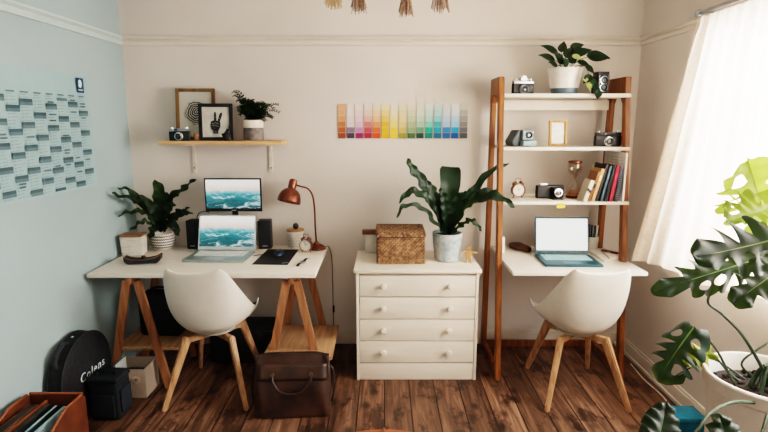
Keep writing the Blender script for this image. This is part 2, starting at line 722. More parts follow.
rail('trim_1', (XL, YB, RZ), (XR, YB, RZ), (0, -1, 0), mat('#d4cbbf', .6, var=.01))
rail('trim_2', (XL, YF, RZ), (XL, YB - .001, RZ), (1, 0, 0), mat('#b4c6c4', .6, var=.01))  # same cool light tint put into this rail's colour
rail('trim_3', (XR, YF, RZ), (XR, YB - .001, RZ), (-1, 0, 0), mat('#d4cbbf', .6, var=.01))
struct(MB().box(((XL + XR) / 2, YB - .009, .045), (XR - XL, .018, .09), bev=.004).box(((XL + XR) / 2, YB - .006, .097), (XR - XL, .011, .016), bev=.004), 'baseboard_back', mat('#d2c8bb', .5, var=.01))
struct(MB().box((XL + .009, (YB + YF) / 2, .045), (.018, YB - YF - .04, .09), bev=.004).box((XL + .006, (YB + YF) / 2, .097), (.011, YB - YF - .04, .016), bev=.004), 'baseboard_left', mat('#a9bcbc', .5, var=.01))  # baseboard colour carries the cool light tint of its wall
struct(MB().box((XR - .009, (YB + YF) / 2, .045), (.018, YB - YF - .04, .09), bev=.004).box((XR - .006, (YB + YF) / 2, .097), (.011, YB - YF - .04, .016), bev=.004).box((XR - .024, (YB + YF) / 2, .012), (.012, YB - YF - .04, .024), bev=.005), 'baseboard_right', mat('#dcd2c6', .5, var=.01))

# ------------------------------------------------------------------ curtain and rod
CX = 1.62
rod = thing('curtain_rod', 'silver metal curtain rod above the window', 'curtain rod', (CX, 1.75, 2.15))
MB().cyl((0, -1.0, 0), (0, 1.02, 0), .011).build('rod', rod, METAL)
for y in (-.98, 1.03):
    MB().ell((0, y, 0), .02).build('finial', rod, METAL)
for y in (-.95, 1.0):
    MB().bar((.0, y, -.0), (XR - CX - .001, y, -.0), .012, .012).build('bracket', rod, METAL)
cu = MB()
top_z, y0c, y1c = 2.126, .85, 2.78
nf = 24


def curt(s, t):
    # s along the rod (0 = far end), t downwards
    ph = s * nf * 2 * math.pi
    g = t
    y = y1c - s * (y1c - y0c)
    flare = max(0, 1 - s * 4.2)
    y += .25 * flare * g ** 1.1
    bottom = .775 + .10 * min(1, s * 2.2)
    z = top_z - (top_z - bottom) * g
    amp = (.012 + .026 * min(1, g * 2.5)) * (.7 + .5 * math.sin(s * 31 + 1.3))
    x = CX - .005 - .11 * flare * g ** 1.3 + amp * math.sin(ph + .9 * math.sin(s * 17) + .5 * g)
    if t < .05:
        x = CX + (x - CX) * .5 + .004 * math.sin(ph * 2)
    z += .012 * math.sin(s * 22) * g
    return V((x, y, z))


cu.grid(curt, 220, 30)
cur = cu.build('curtain', None, curtain_mat(), ang=180)
tag(cur, 'sheer cream curtain hanging in folds over the bright window', 'curtain')
# gathered heading: keep the cloth in front of and behind the rod, which runs inside it

# ------------------------------------------------------------------ wall planner
pl = thing('wall_planner', 'large white year planner sheet on the wall facing the window', 'calendar', (XL, 2.5, 1.53))
py1, py0, pz1, pz0 = 3.09, 1.93, 1.862, 1.222
sheet = MB()
sheet.grid(lambda s, t: V((.003 + .0025 * math.sin(s * 9) * math.sin(t * 3) + (.006 * max(0, t - .9) * 8 if s < .1 else 0), py0 - 2.5 + (py1 - py0) * s, pz0 - 1.53 + (pz1 - pz0) * t)), 24, 12)
sheet.build('sheet', pl, mat('#94b1b4', .6, var=.015, name='planner_paper'))
g = MB()
mD, mM, mT, mH = mat('#3e565c', .7), mat('#577277', .7), mat('#74898c', .7), mat('#506a6f', .7)
cw = .0945


def pcell(y, z, w, h, m, d=.0075):
    g.use(m)
    yy, zz = y - 2.5, z - 1.53
    g.raw([(d, yy, zz), (d, yy + w, zz), (d, yy + w, zz + h), (d, yy, zz + h)], [(0, 1, 2, 3)])


rowh = .0158
ztop = pz1 - .135
offs = [3, 6, 1, 5, 2, 6, 4, 0, 3, 5, 1, 4]
for c in range(12):
    yc = py1 - .03 - cw * (c + 1)
    pcell(yc + .01, ztop + .012, .055, .007, mH)
    pcell(yc + .01, ztop + .003, .035, .003, mT)
    for r_ in range(31):
        z = ztop - rowh * (r_ + 1)
        k = (r_ + offs[c]) % 7
        if k in (0, 1):
            pcell(yc, z, cw - .004, rowh, mM if k else mD)
        else:
            pcell(yc + .004, z + .004, .014, .004, mT)
            pcell(yc + .026, z + .006, .02 + .03 * rng.random(), .0025, mT)
            if rng.random() < .12:
                pcell(yc + .02, z + .002, .04 + .02 * rng.random(), .009, mH)
g.build('printed_grid', pl, smooth=False)
lg = MB()
ly, lz, lw, lh = py1 - .125, pz1 - .098, .072, .082
for (a, b, w_, h_, m, d) in ((ly, lz, lw, lh, mat('#0f3b5c', .5), .009),):
    lg.use(m).raw([(d, a - 2.5, b - 1.53), (d, a + w_ - 2.5, b - 1.53), (d, a + w_ - 2.5, b + h_ - 1.53), (d, a - 2.5, b + h_ - 1.53)], [(0, 1, 2, 3)])
# small pale helmeted head mark, and its line of lettering below
lg.use(mat('#cfe2e4', .5))
hd = [(-.018, -.02), (-.006, -.026), (.008, -.024), (.017, -.012), (.02, .004), (.014, .02), (.0, .027), (-.014, .022), (-.02, .008), (-.015, .0), (-.021, -.008)]
lg.raw([(.0105, ly + lw / 2 - 2.5 + x * .85, lz + .05 - 1.53 + z * .85) for x, z in hd], [tuple(range(len(hd)))])
for k in range(8):
    lg.raw([(.0105, ly + .012 + k * .006 + dy - 2.5, lz + .012 + dz - 1.53) for dy, dz in ((0, 0), (.004, 0), (.004, .006), (0, .006))], [(0, 1, 2, 3)])
lg.build('logo_mark', pl, smooth=False)

# ------------------------------------------------------------------ colour swatches
SW = ['e0a080 d99b78 cf8f68 b8683f a3502c 87391f', 'ddd0c4 dccfc6 d6c6c2 cfc0c0 76647a 45394a', 'dfcfc8 dcc5c5 d8b9c2 cfa5b8 b07aa0 8a1f55',
      'dfcdc2 dfbfb0 dca59a c97070 b84850 9c2038', 'e2d0bf e6bfa0 e8a984 e58a60 dd6238 d0421c', 'e6d6ae ecc882 e6b968 dfa030 e4a428 e9a81c',
      'e5dac2 ead9b0 ecd596 edc878 f0c050 f2bf3e', 'dfd2b8 dccba0 dcc796 d5bb84 c0a468 8a8434', 'd5d0bc c9c8ae bcc0a2 9cab84 7f9a70 3f6138',
      'd3d6c8 cfd6c6 b9cdbb 98b8a2 5f9070 234a3a', 'cfdcd2 b6d9cc a2d0c0 6cc0ae 129a84 0f7a70', 'c6d8d4 a8d4d4 7cc4c8 3fa5b0 1790a8 0e5f88',
      'd0d8da c4d4de b4cbdc a0c0d8 2f7fb8 165a96', 'd8dcda cad8de a8cce0 90c0dc 2196c4 0c5298', 'c9c6bc a8a69c 95958f 7b7d80 62666c 46484e']
SWN = ['terracotta brown', 'mauve grey ending in dark plum', 'pink lilac ending in magenta', 'rose ending in crimson', 'peach ending in orange red', 'golden amber',
       'lemon yellow', 'beige ending in olive', 'sage ending in leaf green', 'mint grey ending in forest green', 'sea green ending in emerald teal', 'turquoise ending in deep petrol blue',
       'powder blue ending in royal blue', 'sky blue ending in bright azure then navy', 'neutral grey ending in charcoal']
for i, row in enumerate(SW):
    c0 = at(341.7 + 8.72 * i, 121.3, Y=YB - .002)
    s_ = MB()
    hh, ww = .0385, .050
    for k, hx in enumerate(row.split()):
        s_.use(mat('#' + hx, .6, var=.01))
        s_.box((0, 0, hh * (2.5 - k)), (ww, .0016, hh - .0015 * (k > 0)))
    if True:
        s_.use(PAPER)
        s_.box((0, .0012, 0), (ww + .001, .0008, hh * 6))
    o = s_.build('paint_swatch', None, smooth=False, loc=c0)
    o.rotation_euler = (R(-1.2), R(rng.uniform(-.7, .7)), 0)
    o.location.y -= .004
    tag(o, 'paint colour card on the wall, ' + SWN[i], 'colour swatch', 'paint colour cards in a row on the wall')

# ------------------------------------------------------------------ wall shelf
sh = thing('wall_shelf', 'narrow light wood wall shelf on two white brackets', 'shelf', (-1.05, YB, 1.48))
SHY = 3.34
xa, xb = at(158, 143, Y=SHY).x, at(282, 143, Y=SHY).x
zs = at(158, 141, Y=SHY).z
sh.location = ((xa + xb) / 2, YB, zs)
MB().box((0, (SHY - YB) / 2 - .001, -.0125), (xb - xa, YB - SHY, .025), bev=.003).build('board', sh, wood('#b98a5e', '#d9b083', .5, axis=0, name='pale_pine'))
for u in (194.5, 271):
    bx = at(u, 160, Y=YB).x - sh.location.x
    b = MB()
    b.box((bx, -.006, -.125), (.026, .008, .2), bev=.002)
    b.box((bx, -.085, -.031), (.028, .15, .008), bev=.002)
    b.use(mat('#d3c9bc', .4))
    b.use(mat('#5a554e', .4)).cyl((bx, -.0095, -.19), (bx, -.0115, -.19), .006, n=12)
    b.build('bracket', sh)


def on_shelf(u, Y):
    p = at(u, 130, Y=Y)
    return V((p.x, Y, zs + .001))


# pictures
def picture(name, label, u0, u1, v0, v1, Y, tilt, fw, fm, paper, art):
    a, b = at(u0, v1, Y=Y), at(u1, v0, Y=Y)
    Wd = b.x - a.x
    H = b.z - (zs)
    t = thing(name, label, 'picture frame', ((a.x + b.x) / 2, Y, zs + .001))
    t.rotation_euler = (-tilt, 0, 0)
    fr = MB()
    fr.box((-Wd / 2 + fw / 2, 0, H / 2), (fw, .018, H), bev=.002)
    fr.box((Wd / 2 - fw / 2, 0, H / 2), (fw, .018, H), bev=.002)
    fr.box((0, 0, fw / 2), (Wd - 2 * fw, .018, fw), bev=.002)
    fr.box((0, 0, H - fw / 2), (Wd - 2 * fw, .018, fw), bev=.002)
    fr.build('frame', t, fm)
    MB().box((0, .004, H / 2), (Wd - 2 * fw, .006, H - 2 * fw)).build('print', t, paper)
    MB().box((0, .009, H / 2), (Wd - fw, .003, H - fw)).build('backing', t, mat('#4a3a2a'))
    if art:
        art(t, Wd, H)
    return t


gold = wood('#5a4026', '#84623a', .4, axis=2, name='gilt_wood')
picture('picture_frame', 'brown gilt frame with a swirling ink drawing, behind the smaller black frame', 177, 213, 88, 140, 3.43, R(6), .022, gold, ink_mat(), None)


def hand_art(t, Wd, H):
    h = MB()
    ink = mat('#262628', .7, var=.3, scale=90)
    h.use(ink)
    y = -.0015
    s = H * .5

    def poly(pts):
        h.raw([(x * s, y, H * .47 + z * s) for x, z in pts], [tuple(range(len(pts)))])
    # palm with wrist
    poly([(-.16, -.56), (.12, -.56), (.13, -.4), (.24, -.2), (.26, .02), (.2, .12), (-.1, .16), (-.26, .1), (-.3, -.1), (-.26, -.3), (-.15, -.42)])
    poly([(-.1, .1), (.05, .12), (.035, .5), (.02, .6), (-.06, .61), (-.09, .5)])       # first finger
    poly([(.09, .1), (.22, .05), (.36, .44), (.37, .56), (.29, .58), (.22, .5)])         # second finger
    h.use(mat('#8a8780', .7))
    y = -.002
    for a, b in (((-.22, -.02), (-.08, -.05)), ((-.22, -.13), (-.06, -.14)), ((-.05, .02), (.16, -.05)), ((-.03, -.12), (.16, -.2)), ((-.02, .3), (.02, .3)), ((.19, .25), (.24, .24)), ((-.12, -.48), (.1, -.48))):
        poly([a, b, (b[0], b[1] + .025), (a[0], a[1] + .025)])
    h.build('ink_hand', t, smooth=False)


picture('picture_frame', 'black frame with an ink hand making a peace sign', 199.5, 231.5, 103.5, 140, 3.385, R(4), .022, mat('#1d1e20', .45), mat('#c2beb4', .7), hand_art)


# little figurine in front of the black frame: a dark crouching bird
fg = MB()
b0 = on_shelf(226.5, 3.355)
fg.lathe([(0, 0), (.022, 0), (.028, .012), (.026, .03), (.018, .048), (.012, .06), (0, .066)], n=18, sx=1, sy=.55)
fg.ell((-.014, 0, .034), (.022, .011, .012), rot=(0, R(25), 0))
fg.ell((.008, 0, .068), (.011, .009, .011))
fg.ell((.018, 0, .088), (.004, .004, .016), rot=(0, R(15), 0))
fo = fg.build('bird_figurine', None, mat('#141416', .4), loc=b0)
tag(fo, 'small black figurine standing before the peace sign picture', 'figurine')
# tiny wooden block pot
wb = MB().lathe([(0, 0), (.016, 0), (.02, .045), (.017, .045), (.015, .01), (0, .01)], n=20).build('wooden_cup', None, wood('#6b4426', '#93623a', .5), loc=on_shelf(196.3, 3.385) + V((0, -.005, 0)))
tag(wb, 'tiny brown wooden cup between camera and black frame', 'cup')


# cameras --------------------------------------------------------------
def cam_rangefinder(label, loc, rz, Wd=.135, body=BLACK, top=METAL, scale=1., pent=False, name='vintage_camera'):
    t = thing(name, label, 'camera', loc, rz)
    k = scale
    w_, h_, d_ = Wd * k, .062 * k, .032 * k
    MB().box((0, 0, h_ / 2), (w_, d_, h_), bev=.007 * k, seg=3).build('body', t, body)
    tp = MB()
    tp.box((0, 0, h_ + .008 * k), (w_ * .97, d_ * .92, .018 * k), bev=.004 * k)
    tp.build('top_plate', t, top)
    if pent:
        MB().prism([(-.02 * k, 0), (.02 * k, 0), (.018 * k, .014 * k), (.008 * k, .026 * k), (-.008 * k, .026 * k), (-.018 * k, .014 * k)], d_ * 1.05, Matrix.Translation((0, -d_ * .55, h_ + .0165 * k))).build('viewfinder', t, top)
    else:
        MB().box((-.018 * k, -d_ * .47, h_ + .008 * k), (.02 * k, .004, .010 * k), bev=.001).build('viewfinder', t, LENSG)
    dl = MB()
    dl.cyl((w_ * .36, 0, h_ + .017 * k), (w_ * .36, 0, h_ + .026 * k), .0095 * k, bev=.001)
    dl.build('shutter_dial', t, CHROME)
    dl = MB()
    dl.cyl((-w_ * .36, 0, h_ + .017 * k), (-w_ * .36, 0, h_ + .024 * k), .011 * k, bev=.001)
    dl.build('rewind_knob', t, CHROME)
    dl = MB()
    dl.cyl((w_ * .22, 0, h_ + .017 * k), (w_ * .22, 0, h_ + .022 * k), .006 * k)
    dl.build('shutter_button', t, CHROME)
    ry = Matrix.Rotation(R(90), 4, 'X')
    y = -d_ / 2
    ln = MB()
    ln.lathe([(.027 * k, 0), (.027 * k, .008 * k), (.023 * k, .009 * k), (.023 * k, .022 * k), (.019 * k, .024 * k), (.016 * k, .016 * k)], (0, y + .0, h_ * .46), 28, ry)
    le = ln.build('lens', t, CHROME if not pent else METAL)
    MB().lathe([(0, .016 * k), (.012 * k, .0155 * k), (.0165 * k, .0135 * k), (.018 * k, .012 * k)], (0, y, h_ * .46), 24, ry).build('lens_glass', le, LENSG)
    return t


cam_rangefinder('small black camera with a silver top on the wall shelf', on_shelf(179.5, 3.37), R(4), Wd=.13, scale=1.)

# fern pot
def two_tone_pot():
    b = on_shelf(253.5, 3.445)
    t = thing('potted_fern', 'feathery green fern in a white and grey pot on the wall shelf', 'plant', b)
    MB().lathe([(0, 0), (.062, 0), (.064, .004), (.064, .082)], n=40).build('pot_base', t, mat('#6d6660', .55, var=.2, scale=30))['label'] = 'grey stone lower half'
    MB().lathe([(.066, .0825), (.0685, .084), (.0685, .13), (.066, .133), (.06, .13), (.06, .09)], n=40).build('pot_collar', t, mat('#e2d2c4', .35))['label'] = 'glossy white upper band'
    MB().lathe([(0, .118), (.0595, .115)], n=24).build('soil', t, SOIL)
    f_ = MB()
    r2 = random.Random(3)

    def frond(a, ln, lift, droop):
        pts = []
        for i in range(12):
            q = i / 11
            pts.append(V((math.cos(a) * ln * q, math.sin(a) * ln * q * .55, .115 + lift * math.sin(q * 1.75) - droop * q * q)))
        f_.tube(pts, .0012, n=4, smooth=0)
        for i in range(1, 12):
            p = pts[i]
            d = (pts[i] - pts[i - 1]).normalized()
            s_ = d.cross(V((0, -.5, 1))).normalized()
            l_ = .034 * (1 - .65 * i / 11) + .006
            for sg in (-1, 1):
                e = p + s_ * sg * l_ + d * l_ * .45
                n_ = V((0, 0, .004))
                m1 = p.lerp(e, .5)
                wv = d * .007
                f_.raw([p, m1 + wv + n_, e, m1 - wv + n_], [(0, 1, 2, 3)])
    for k in range(64):
        a = r2.uniform(0, 2 * math.pi)
        if math.sin(a) > .35:
            a = -a
        frond(a, r2.uniform(.06, .105 if math.cos(a) < -.3 else .14), r2.uniform(.05, .16), r2.uniform(0, .05))
    frond(R(172), .125, .2, .0)
    frond(R(176), .12, .175, .0)
    frond(R(10), .165, .12, .0)
    frond(R(-8), .175, .10, .03)
    f_.build('foliage', t, leaf_mat('#111d0c', '#294022', .15), ang=180)


two_tone_pot()

# ------------------------------------------------------------------ the long desk on trestles
DZ = .74
DX0, DX1, DY0 = -1.715, -.397, 2.837
desk = thing('writing_desk', 'white desk board lying across two wooden trestles', 'desk', ((DX0 + DX1) / 2, (DY0 + YB) / 2, DZ))
MB().box((0, 0, -.013), (DX1 - DX0, YB - .006 - DY0, .026), bev=.003).build('board', desk, WHITE_TOP)


def trestle(label, cx, sx0, sx1, sy0, sy1, sz):
    t = thing('trestle', label, 'trestle', (cx, 2.9, 0))
    zt = DZ - .028
    for y in (.0, .42):
        for sx in (-1, 1):
            MB().bar((sx * .172, y, .001), (sx * .03, y, zt - .03), .046, .026, up=(0, 1, 0)).build('leg', t, PINE)
    MB().box((0, .21, zt - .022), (.03, .5, .042), bev=.003).build('top_beam', t, wood('#82563c', '#b07e59', .5, axis=1))
    MB().box(((sx0 + sx1) / 2 - cx, (sy0 + sy1) / 2 - 2.9, sz - .01), (sx1 - sx0, sy1 - sy0, .02), bev=.002).build('lower_shelf', t, wood('#8a6a4e', '#b48f6c', .55, axis=1, name='shelf_plank'))
    return t


trestle('orange pine trestle with a plank shelf holding the black bag', -1.487, -1.62, -1.215, 2.9, 3.29, .262)
trestle('orange pine trestle with an empty plank shelf behind the leather briefcase', -.545, -.715, -.305, 2.8, 3.28, .246)


def on_desk(u, Y, dz=.001):
    p = at(u, 250, Y=Y)
    return V((p.x, Y, DZ + dz))


# plants with wavy straps
def strap(mb, pts, w, wav=.012, nw=7, up=None, tipw=.12, fold=.25, seed=0, flat=1.0):
    path = catmull(pts, 7)
    k = len(path)
    r2 = random.Random(seed)
    ph = r2.uniform(0, 6)
    vs, fs = [], []
    cols = 7
    for i, p in enumerate(path):
        q = i / (k - 1)
        d = (path[min(i + 1, k - 1)] - path[max(i - 1, 0)]).normalized()
        u_ = V(up) if up else V((0, -.75, .65))
        s_ = d.cross(u_)
        if s_.length < 1e-3:
            s_ = V((1, 0, 0))
        s_.normalize()
        n_ = s_.cross(d).normalized()
        ww = w * (math.sin(math.pi * min(1, (q * .86 + .1))) ** .75) if tipw < .5 else w * min(1, .3 + 1.6 * q) * (1 if q < .96 else .85)
        if q > .97 and tipw < .5:
            ww *= .5
        for j in range(cols):
            e = (j / (cols - 1) - .5) * 2
            wob = wav * abs(e) ** 1.5 * math.sin(q * nw * 2 * math.pi + ph + (1.3 if e > 0 else 0))
            vs.append(p + s_ * e * ww * .5 * (1 + .10 * math.sin(q * nw * 6.28 * .8 + ph * 2 + e)) + n_ * (abs(e) * ww * fold * .5 + wob))
    for i in range(k - 1):
        for j in range(cols - 1):
            a = i * cols + j
            fs.append((a, a + 1, a + cols + 1, a + cols))
    bm = bmesh.new()
    vv = [bm.verts.new(v) for v in vs]
    for f_ in fs:
        bm.faces.new([vv[i] for i in f_])
    mb._add(bm)


def desk_fern():
    Y = 3.44
    base = on_desk(164, Y)
    t = thing('birds_nest_fern', 'dark wavy leafed fern in a round black and white zigzag pot', 'plant', base)
    MB().lathe([(0, 0), (.05, 0), (.062, .008), (.076, .036), (.08, .062), (.076, .09), (.068, .108), (.063, .108), (.068, .09), (0, .088)], n=44).build('pot', t, PORC)
    pf = [(.062, .008), (.076, .036), (.08, .062), (.076, .09), (.068, .108)]

    def prad(z):
        for (r0, z0), (r1, z1) in zip(pf, pf[1:]):
            if z0 <= z <= z1:
                q = (z - z0) / (z1 - z0)
                q = q + .35 * q * (1 - q)
                return r0 + (r1 - r0) * q + .0016
        return .07
    zz = MB()
    nz = 36
    for row in range(5):
        zc = .021 + .0185 * row
        vs, fs = [], []
        for k in range(nz * 2 + 1):
            a_ = math.pi * k / nz
            zm = zc + (.0045 if k % 2 else -.0045)
            for dz in (-.0042, 0, .0042):
                r_ = prad(min(.107, max(.009, zm + dz)))
                vs.append((math.cos(a_) * r_, math.sin(a_) * r_, zm + dz))
        for k in range(nz * 2):
            for q in range(2):
                fs.append((k * 3 + q, k * 3 + 3 + q, k * 3 + 4 + q, k * 3 + 1 + q))
        zz.raw(vs, fs)
    zz.build('zigzag_pattern', t, mat('#151517', .4))
    f_ = MB()
    c0 = at(163, 231, Y=Y) - base

    def lf(px, w, **k):
        pts = [c0] + [at(u, v, Y=Y + dy) - base for u, v, dy in px]
        pts[-1] = pts[-1] + (pts[-1] - pts[-2]) * .12
        strap(f_, pts, w, **k)
    sd = 0
    for px, w in (([(147, 206, -.06), (133, 200, -.15), (114, 194, -.27)], .058),
                  ([(149, 211, -.02), (131, 192, -.09), (119, 188, -.2)], .05),
                  ([(160, 205, -.03), (160, 192, -.03), (155, 181, -.05)], .095),
                  ([(166, 208, .0), (168, 201, .01), (167, 193, .02)], .06),
                  ([(172, 199, .0), (184, 189, -.02), (194, 180, -.04)], .055),
                  ([(148, 214, -.08), (134, 212, -.16), (120, 215, -.26)], .05),
                  ([(148, 222, -.1), (140, 223, -.15), (131, 230, -.18)], .038),
                  ([(173, 216, -.06), (181, 212, -.1), (192, 214, -.13)], .05),
                  ([(172, 220, -.02), (180, 216, -.02), (188, 208, -.03)], .045),
                  ([(157, 226, -.09), (153, 231, -.12), (150, 239, -.125)], .062),
                  ([(169, 224, -.09), (175, 227, -.12), (178, 235, -.125)], .06),
                  ([(165, 216, -.05), (170, 208, -.08), (175, 205, -.09)], .075),
                  ([(158, 216, -.05), (150, 205, -.08), (141, 196, -.09)], .065)):
        sd += 1
        lf(px, w, wav=.013, nw=4, seed=sd)
    f_.build('foliage', t, leaf_mat('#0d180e', '#22381d', .12), ang=180)


desk_fern()

# ribbed box with wooden lid
b0 = on_desk(134.5, 3.28)
t = thing('note_box', 'white ribbed square box with a brown wooden lid on the desk', 'box', b0, R(6))
rb = MB()
prof_n = 6
for k in range(prof_n):
    wd = .125 + .012 * k / prof_n
    rb.box((0, 0, .0125 + .0205 * k), (wd, .105 + .01 * k / prof_n, .0185), bev=.004)
    rb.box((0, 0, .0125 + .0205 * k + .0095), (wd - .018, .092, .006))
rb.build('ribbed_body', t, mat('#cfc8bd', .5))
MB().box((0, 0, .1335), (.137, .118, .012), bev=.003).build('lid', t, wood('#6b4a30', '#8d6546', .5, axis=0))
# dark pen tray in front
b0 = on_desk(142, 3.07)
t = thing('pen_tray', 'dark slate boat shaped tray with a brown rim on the desk', 'tray', b0, R(11))
pt = MB()
pro = [(-.105, .045), (-.07, .028), (0, .022), (.07, .03), (.112, .05), (.105, .018), (.085, .001), (-.08, .001), (-.1, .016)]
pt.prism([(x, z) for x, z in pro][::-1], .07, Matrix.Translation((0, -.035, 0)), bev=.003)
pt.build('tray_body', t, mat('#1b2126', .6, var=.2))
rm = MB()
rm.tube([(-.103, -.03, .047), (-.07, -.03, .031), (0, -.03, .0255), (.07, -.03, .033), (.11, -.03, .052)], .0035, n=6)
rm.tube([(-.103, .03, .047), (-.07, .03, .031), (0, .03, .0255), (.07, .03, .033), (.11, .03, .052)], .0035, n=6)
rm.build('rim', t, wood('#4a3426', '#70503a', .5, axis=0))
MB().lathe([(0, 0), (.012, 0), (.014, .012), (.01, .02), (0, .022)], (.005, 0, .026), 16).build('knob', t, BLACK)

SEA = sea_mat(1.2)

# speakers
def speaker(label, u, Y, rz, wd=.085, h=.198):
    t = thing('desk_speaker', label, 'speaker', on_desk(u, Y), rz)
    MB().box((0, 0, h / 2), (wd, .09, h), bev=.005).build('cabinet', t, mat('#15171a', .5))
    MB().box((0, -.047, h / 2 + .008), (wd * .9, .006, h * .84), bev=.002).build('grille', t, mat('#202327', .85, var=.4, scale=400))
    lm = MB()
    for k in range(4):
        lm.box((-.014 + .009 * k, -.0508, .018 + .006), (.006, .0012, .005))
    lm.build('logo_mark', t, mat('#b8babb', .4))
    return t


speaker('black speaker beside the fern, near the zigzag pot', 196.4, 3.462, R(-6))
speaker('black speaker beside the pale dotted canister', 266.3, 3.462, R(5))

# second screen, on an arm fixed to the wall behind
Ym = 3.40
a, b = at(206, 211.5, Y=Ym), at(261, 178.3, Y=Ym)
mc = (a + b) / 2
t = thing('monitor', 'thin black portable monitor above the open silver laptop', 'monitor', (mc.x, Ym, DZ + .001))
mz = mc.z - DZ
mw, mh = b.x - a.x, b.z - a.z
MB().box((0, 0, mz), (mw, .012, mh), bev=.003).build('housing', t, mat('#121416', .4))
MB().box((0, -.0068, mz + .006), (mw - .02, .0016, mh - .032)).build('display', t, SEA)
MB().box((0, -.0068, mz - mh / 2 + .009), (.03, .001, .004)).build('logo_mark', t, mat('#9fa3a5'))
st = MB()
st.box((0, .03, .004), (.2, .1, .008), bev=.003)
st.bar((0, .04, .008), (0, .016, mz), .04, .012, up=(0, 1, 0))
st.build('stand', t, mat('#2a2c2e', .4, .5))
cb = MB().tube([at(209, 212, Y=Ym + .014) - V((mc.x, Ym, DZ)), at(204, 211.5, Y=Ym + .05) - V((mc.x, Ym, DZ)), at(198.5, 214, Y=Ym + .115) - V((mc.x, Ym, DZ)), at(196.5, 222, Y=Ym + .123) - V((mc.x, Ym, DZ)), at(196.5, 238, Y=Ym + .123) - V((mc.x, Ym, DZ))], .0035, n=6)
cb.build('cable', t, BLACK)


def laptop(label, base_u0, base_u1, Yf, depth, lid_h, lean, body, keym, screen, cx=None, rz=0., z=DZ, bez=.010, lid_m=None, bezm=None):
    """Yf: front edge of the base; opens towards the viewer"""
    p0, p1 = at(base_u0, 255, Y=Yf), at(base_u1, 255, Y=Yf)
    wd = p1.x - p0.x
    c = V(((p0.x + p1.x) / 2, Yf + depth / 2, z + .0012))
    t = thing('laptop', label, 'laptop', c, rz)
    MB().box((0, 0, .008), (wd, depth, .016), bev=.005, seg=3).build('base', t, body)
    k = MB()
    kw = wd * .84
    for r_ in range(5):
        n = 13
        for q in range(n):
            k.box((-kw / 2 + kw * (q + .5) / n, depth * (.36 - .105 * r_), .0172), (kw / n * .84, depth * .083, .003), bev=.0008, seg=1)
    k.build('keyboard', t, keym)
    MB().box((0, -depth * .33, .0164), (wd * .3, depth * .24, .0014), bev=.0005, seg=1).build('trackpad', t, mat('#b9bcbd', .35) if z == DZ else mat('#1d5563', .35))
    lid = MB()
    rot = Matrix.Translation((0, depth / 2 - .004, .018)) @ Matrix.Rotation(-lean, 4, 'X')
    lid.box((0, .004, lid_h / 2), (wd, .007, lid_h), bev=.003)
    lo = lid.build('lid', t, lid_m or body)
    lo.matrix_local = rot
    MB().box((0, .0002, lid_h / 2), (wd - .004, .0012, lid_h - .004)).build('bezel', lo, bezm or BLACK)
    MB().box((0, -.0008, lid_h / 2 + .006), (wd - 2 * bez, .001, lid_h - 2 * bez - .014)).build('display', lo, screen)
    return t, wd


SILV = mat('#9fb0ae', .35, .6, name='silver_laptop')
laptop('open silver laptop showing a teal sea in front of the monitor', 181.5, 244.5, 3.075, .25, .236, R(15), SILV, mat('#d7d9d6', .5), SEA, rz=R(-3), bezm=mat('#b9c2c0', .4))

# canister with lid
b0 = on_desk(296, 3.472)
t = thing('canister', 'pale dotted ceramic canister with a wooden lid behind the alarm clock', 'canister', b0)
MB().lathe([(0, 0), (.046, 0), (.05, .004), (.057, .118), (.053, .118), (.05, .1), (0, .098)], n=36).build('jar', t, mat('#cdc6ba', .45))
d_ = MB()
for r_ in range(5):
    for k in range(20):
        a_ = 2 * math.pi * (k + .5 * (r_ % 2)) / 20
        z_ = .018 + .019 * r_
        rr = .0505 + .006 * z_ / .118 + .0008
        d_.box((math.cos(a_) * rr, math.sin(a_) * rr, z_), (.003, .007, .006), rot=(0, 0, a_))
d_.build('dotted_relief', t, mat('#a29a8e', .5))
MB().lathe([(0, .1185), (.059, .1185), (.06, .122), (.06, .128), (.057, .131), (0, .131)], n=36).build('lid', t, wood('#8a6242', '#ad8157', .5, axis=0))
MB().ell((.004, 0, .152), (.021, .021, .021)).build('knob', t, mat('#1c1a19', .4))

# copper lamp
Yl = 3.43
b0 = on_desk(316.5, Yl)
t = thing('desk_lamp', 'copper desk lamp with a bell shade on a bent arm', 'lamp', b0)
MB().lathe([(0, 0), (.066, 0), (.07, .004), (.068, .012), (.04, .03), (.022, .038), (.014, .05), (0, .052)], n=40, sx=.95, sy=.85).build('base', t, BRONZE)
rel = lambda u, v, dy=0.: at(u, v, Y=Yl + dy) - b0
MB().tube([V((0, 0, .045)), rel(315.2, 225), rel(314.5, 208), rel(312.3, 195), rel(307.5, 188.5), rel(300.5, 186.3, -.01)], .0062, n=10, smooth=8).build('arm', t, BRONZE)
sh_c = rel(290.5, 194, -.02)
ax = (rel(288.2, 204, -.06) - rel(293.5, 180, -.01)).normalized()
xx, uu, dd = frame_of(ax, V((0, 1, 0)))
m3 = Matrix((xx, uu, dd)).transposed().to_4x4()
top = rel(293.4, 181, -.01)
shd = MB()
shd.lathe([(0, -.012), (.02, -.012), (.026, -.006), (.028, .012), (.027, .05), (.031, .055), (.05, .065), (.066, .085), (.075, .115), (.079, .145), (.077, .145), (.072, .115), (.062, .087), (.045, .07), (0, .062)], top, 40, m3)
so = shd.build('lamp_shade', t, COPPER)
MB().ell(top + ax * .1, .024).build('bulb', so, mat('#e8e0d0', .3))
MB().bar(rel(300.5, 186.3, -.01), top + ax * .02, .012, .012, bev=.002).build('joint', t, BRONZE)
cord = MB().tube([V((.055, .02, .008)), rel(325, 247, .03), V((DX1 - b0.x + .012, .05, .0)), V((DX1 - b0.x + .03, .06, -.1)), rel(333, 300, .03), rel(334, 335, .05) , rel(334, 338, .08)], .0028, n=6)
co = cord.build('power_cord', t, BLACK)
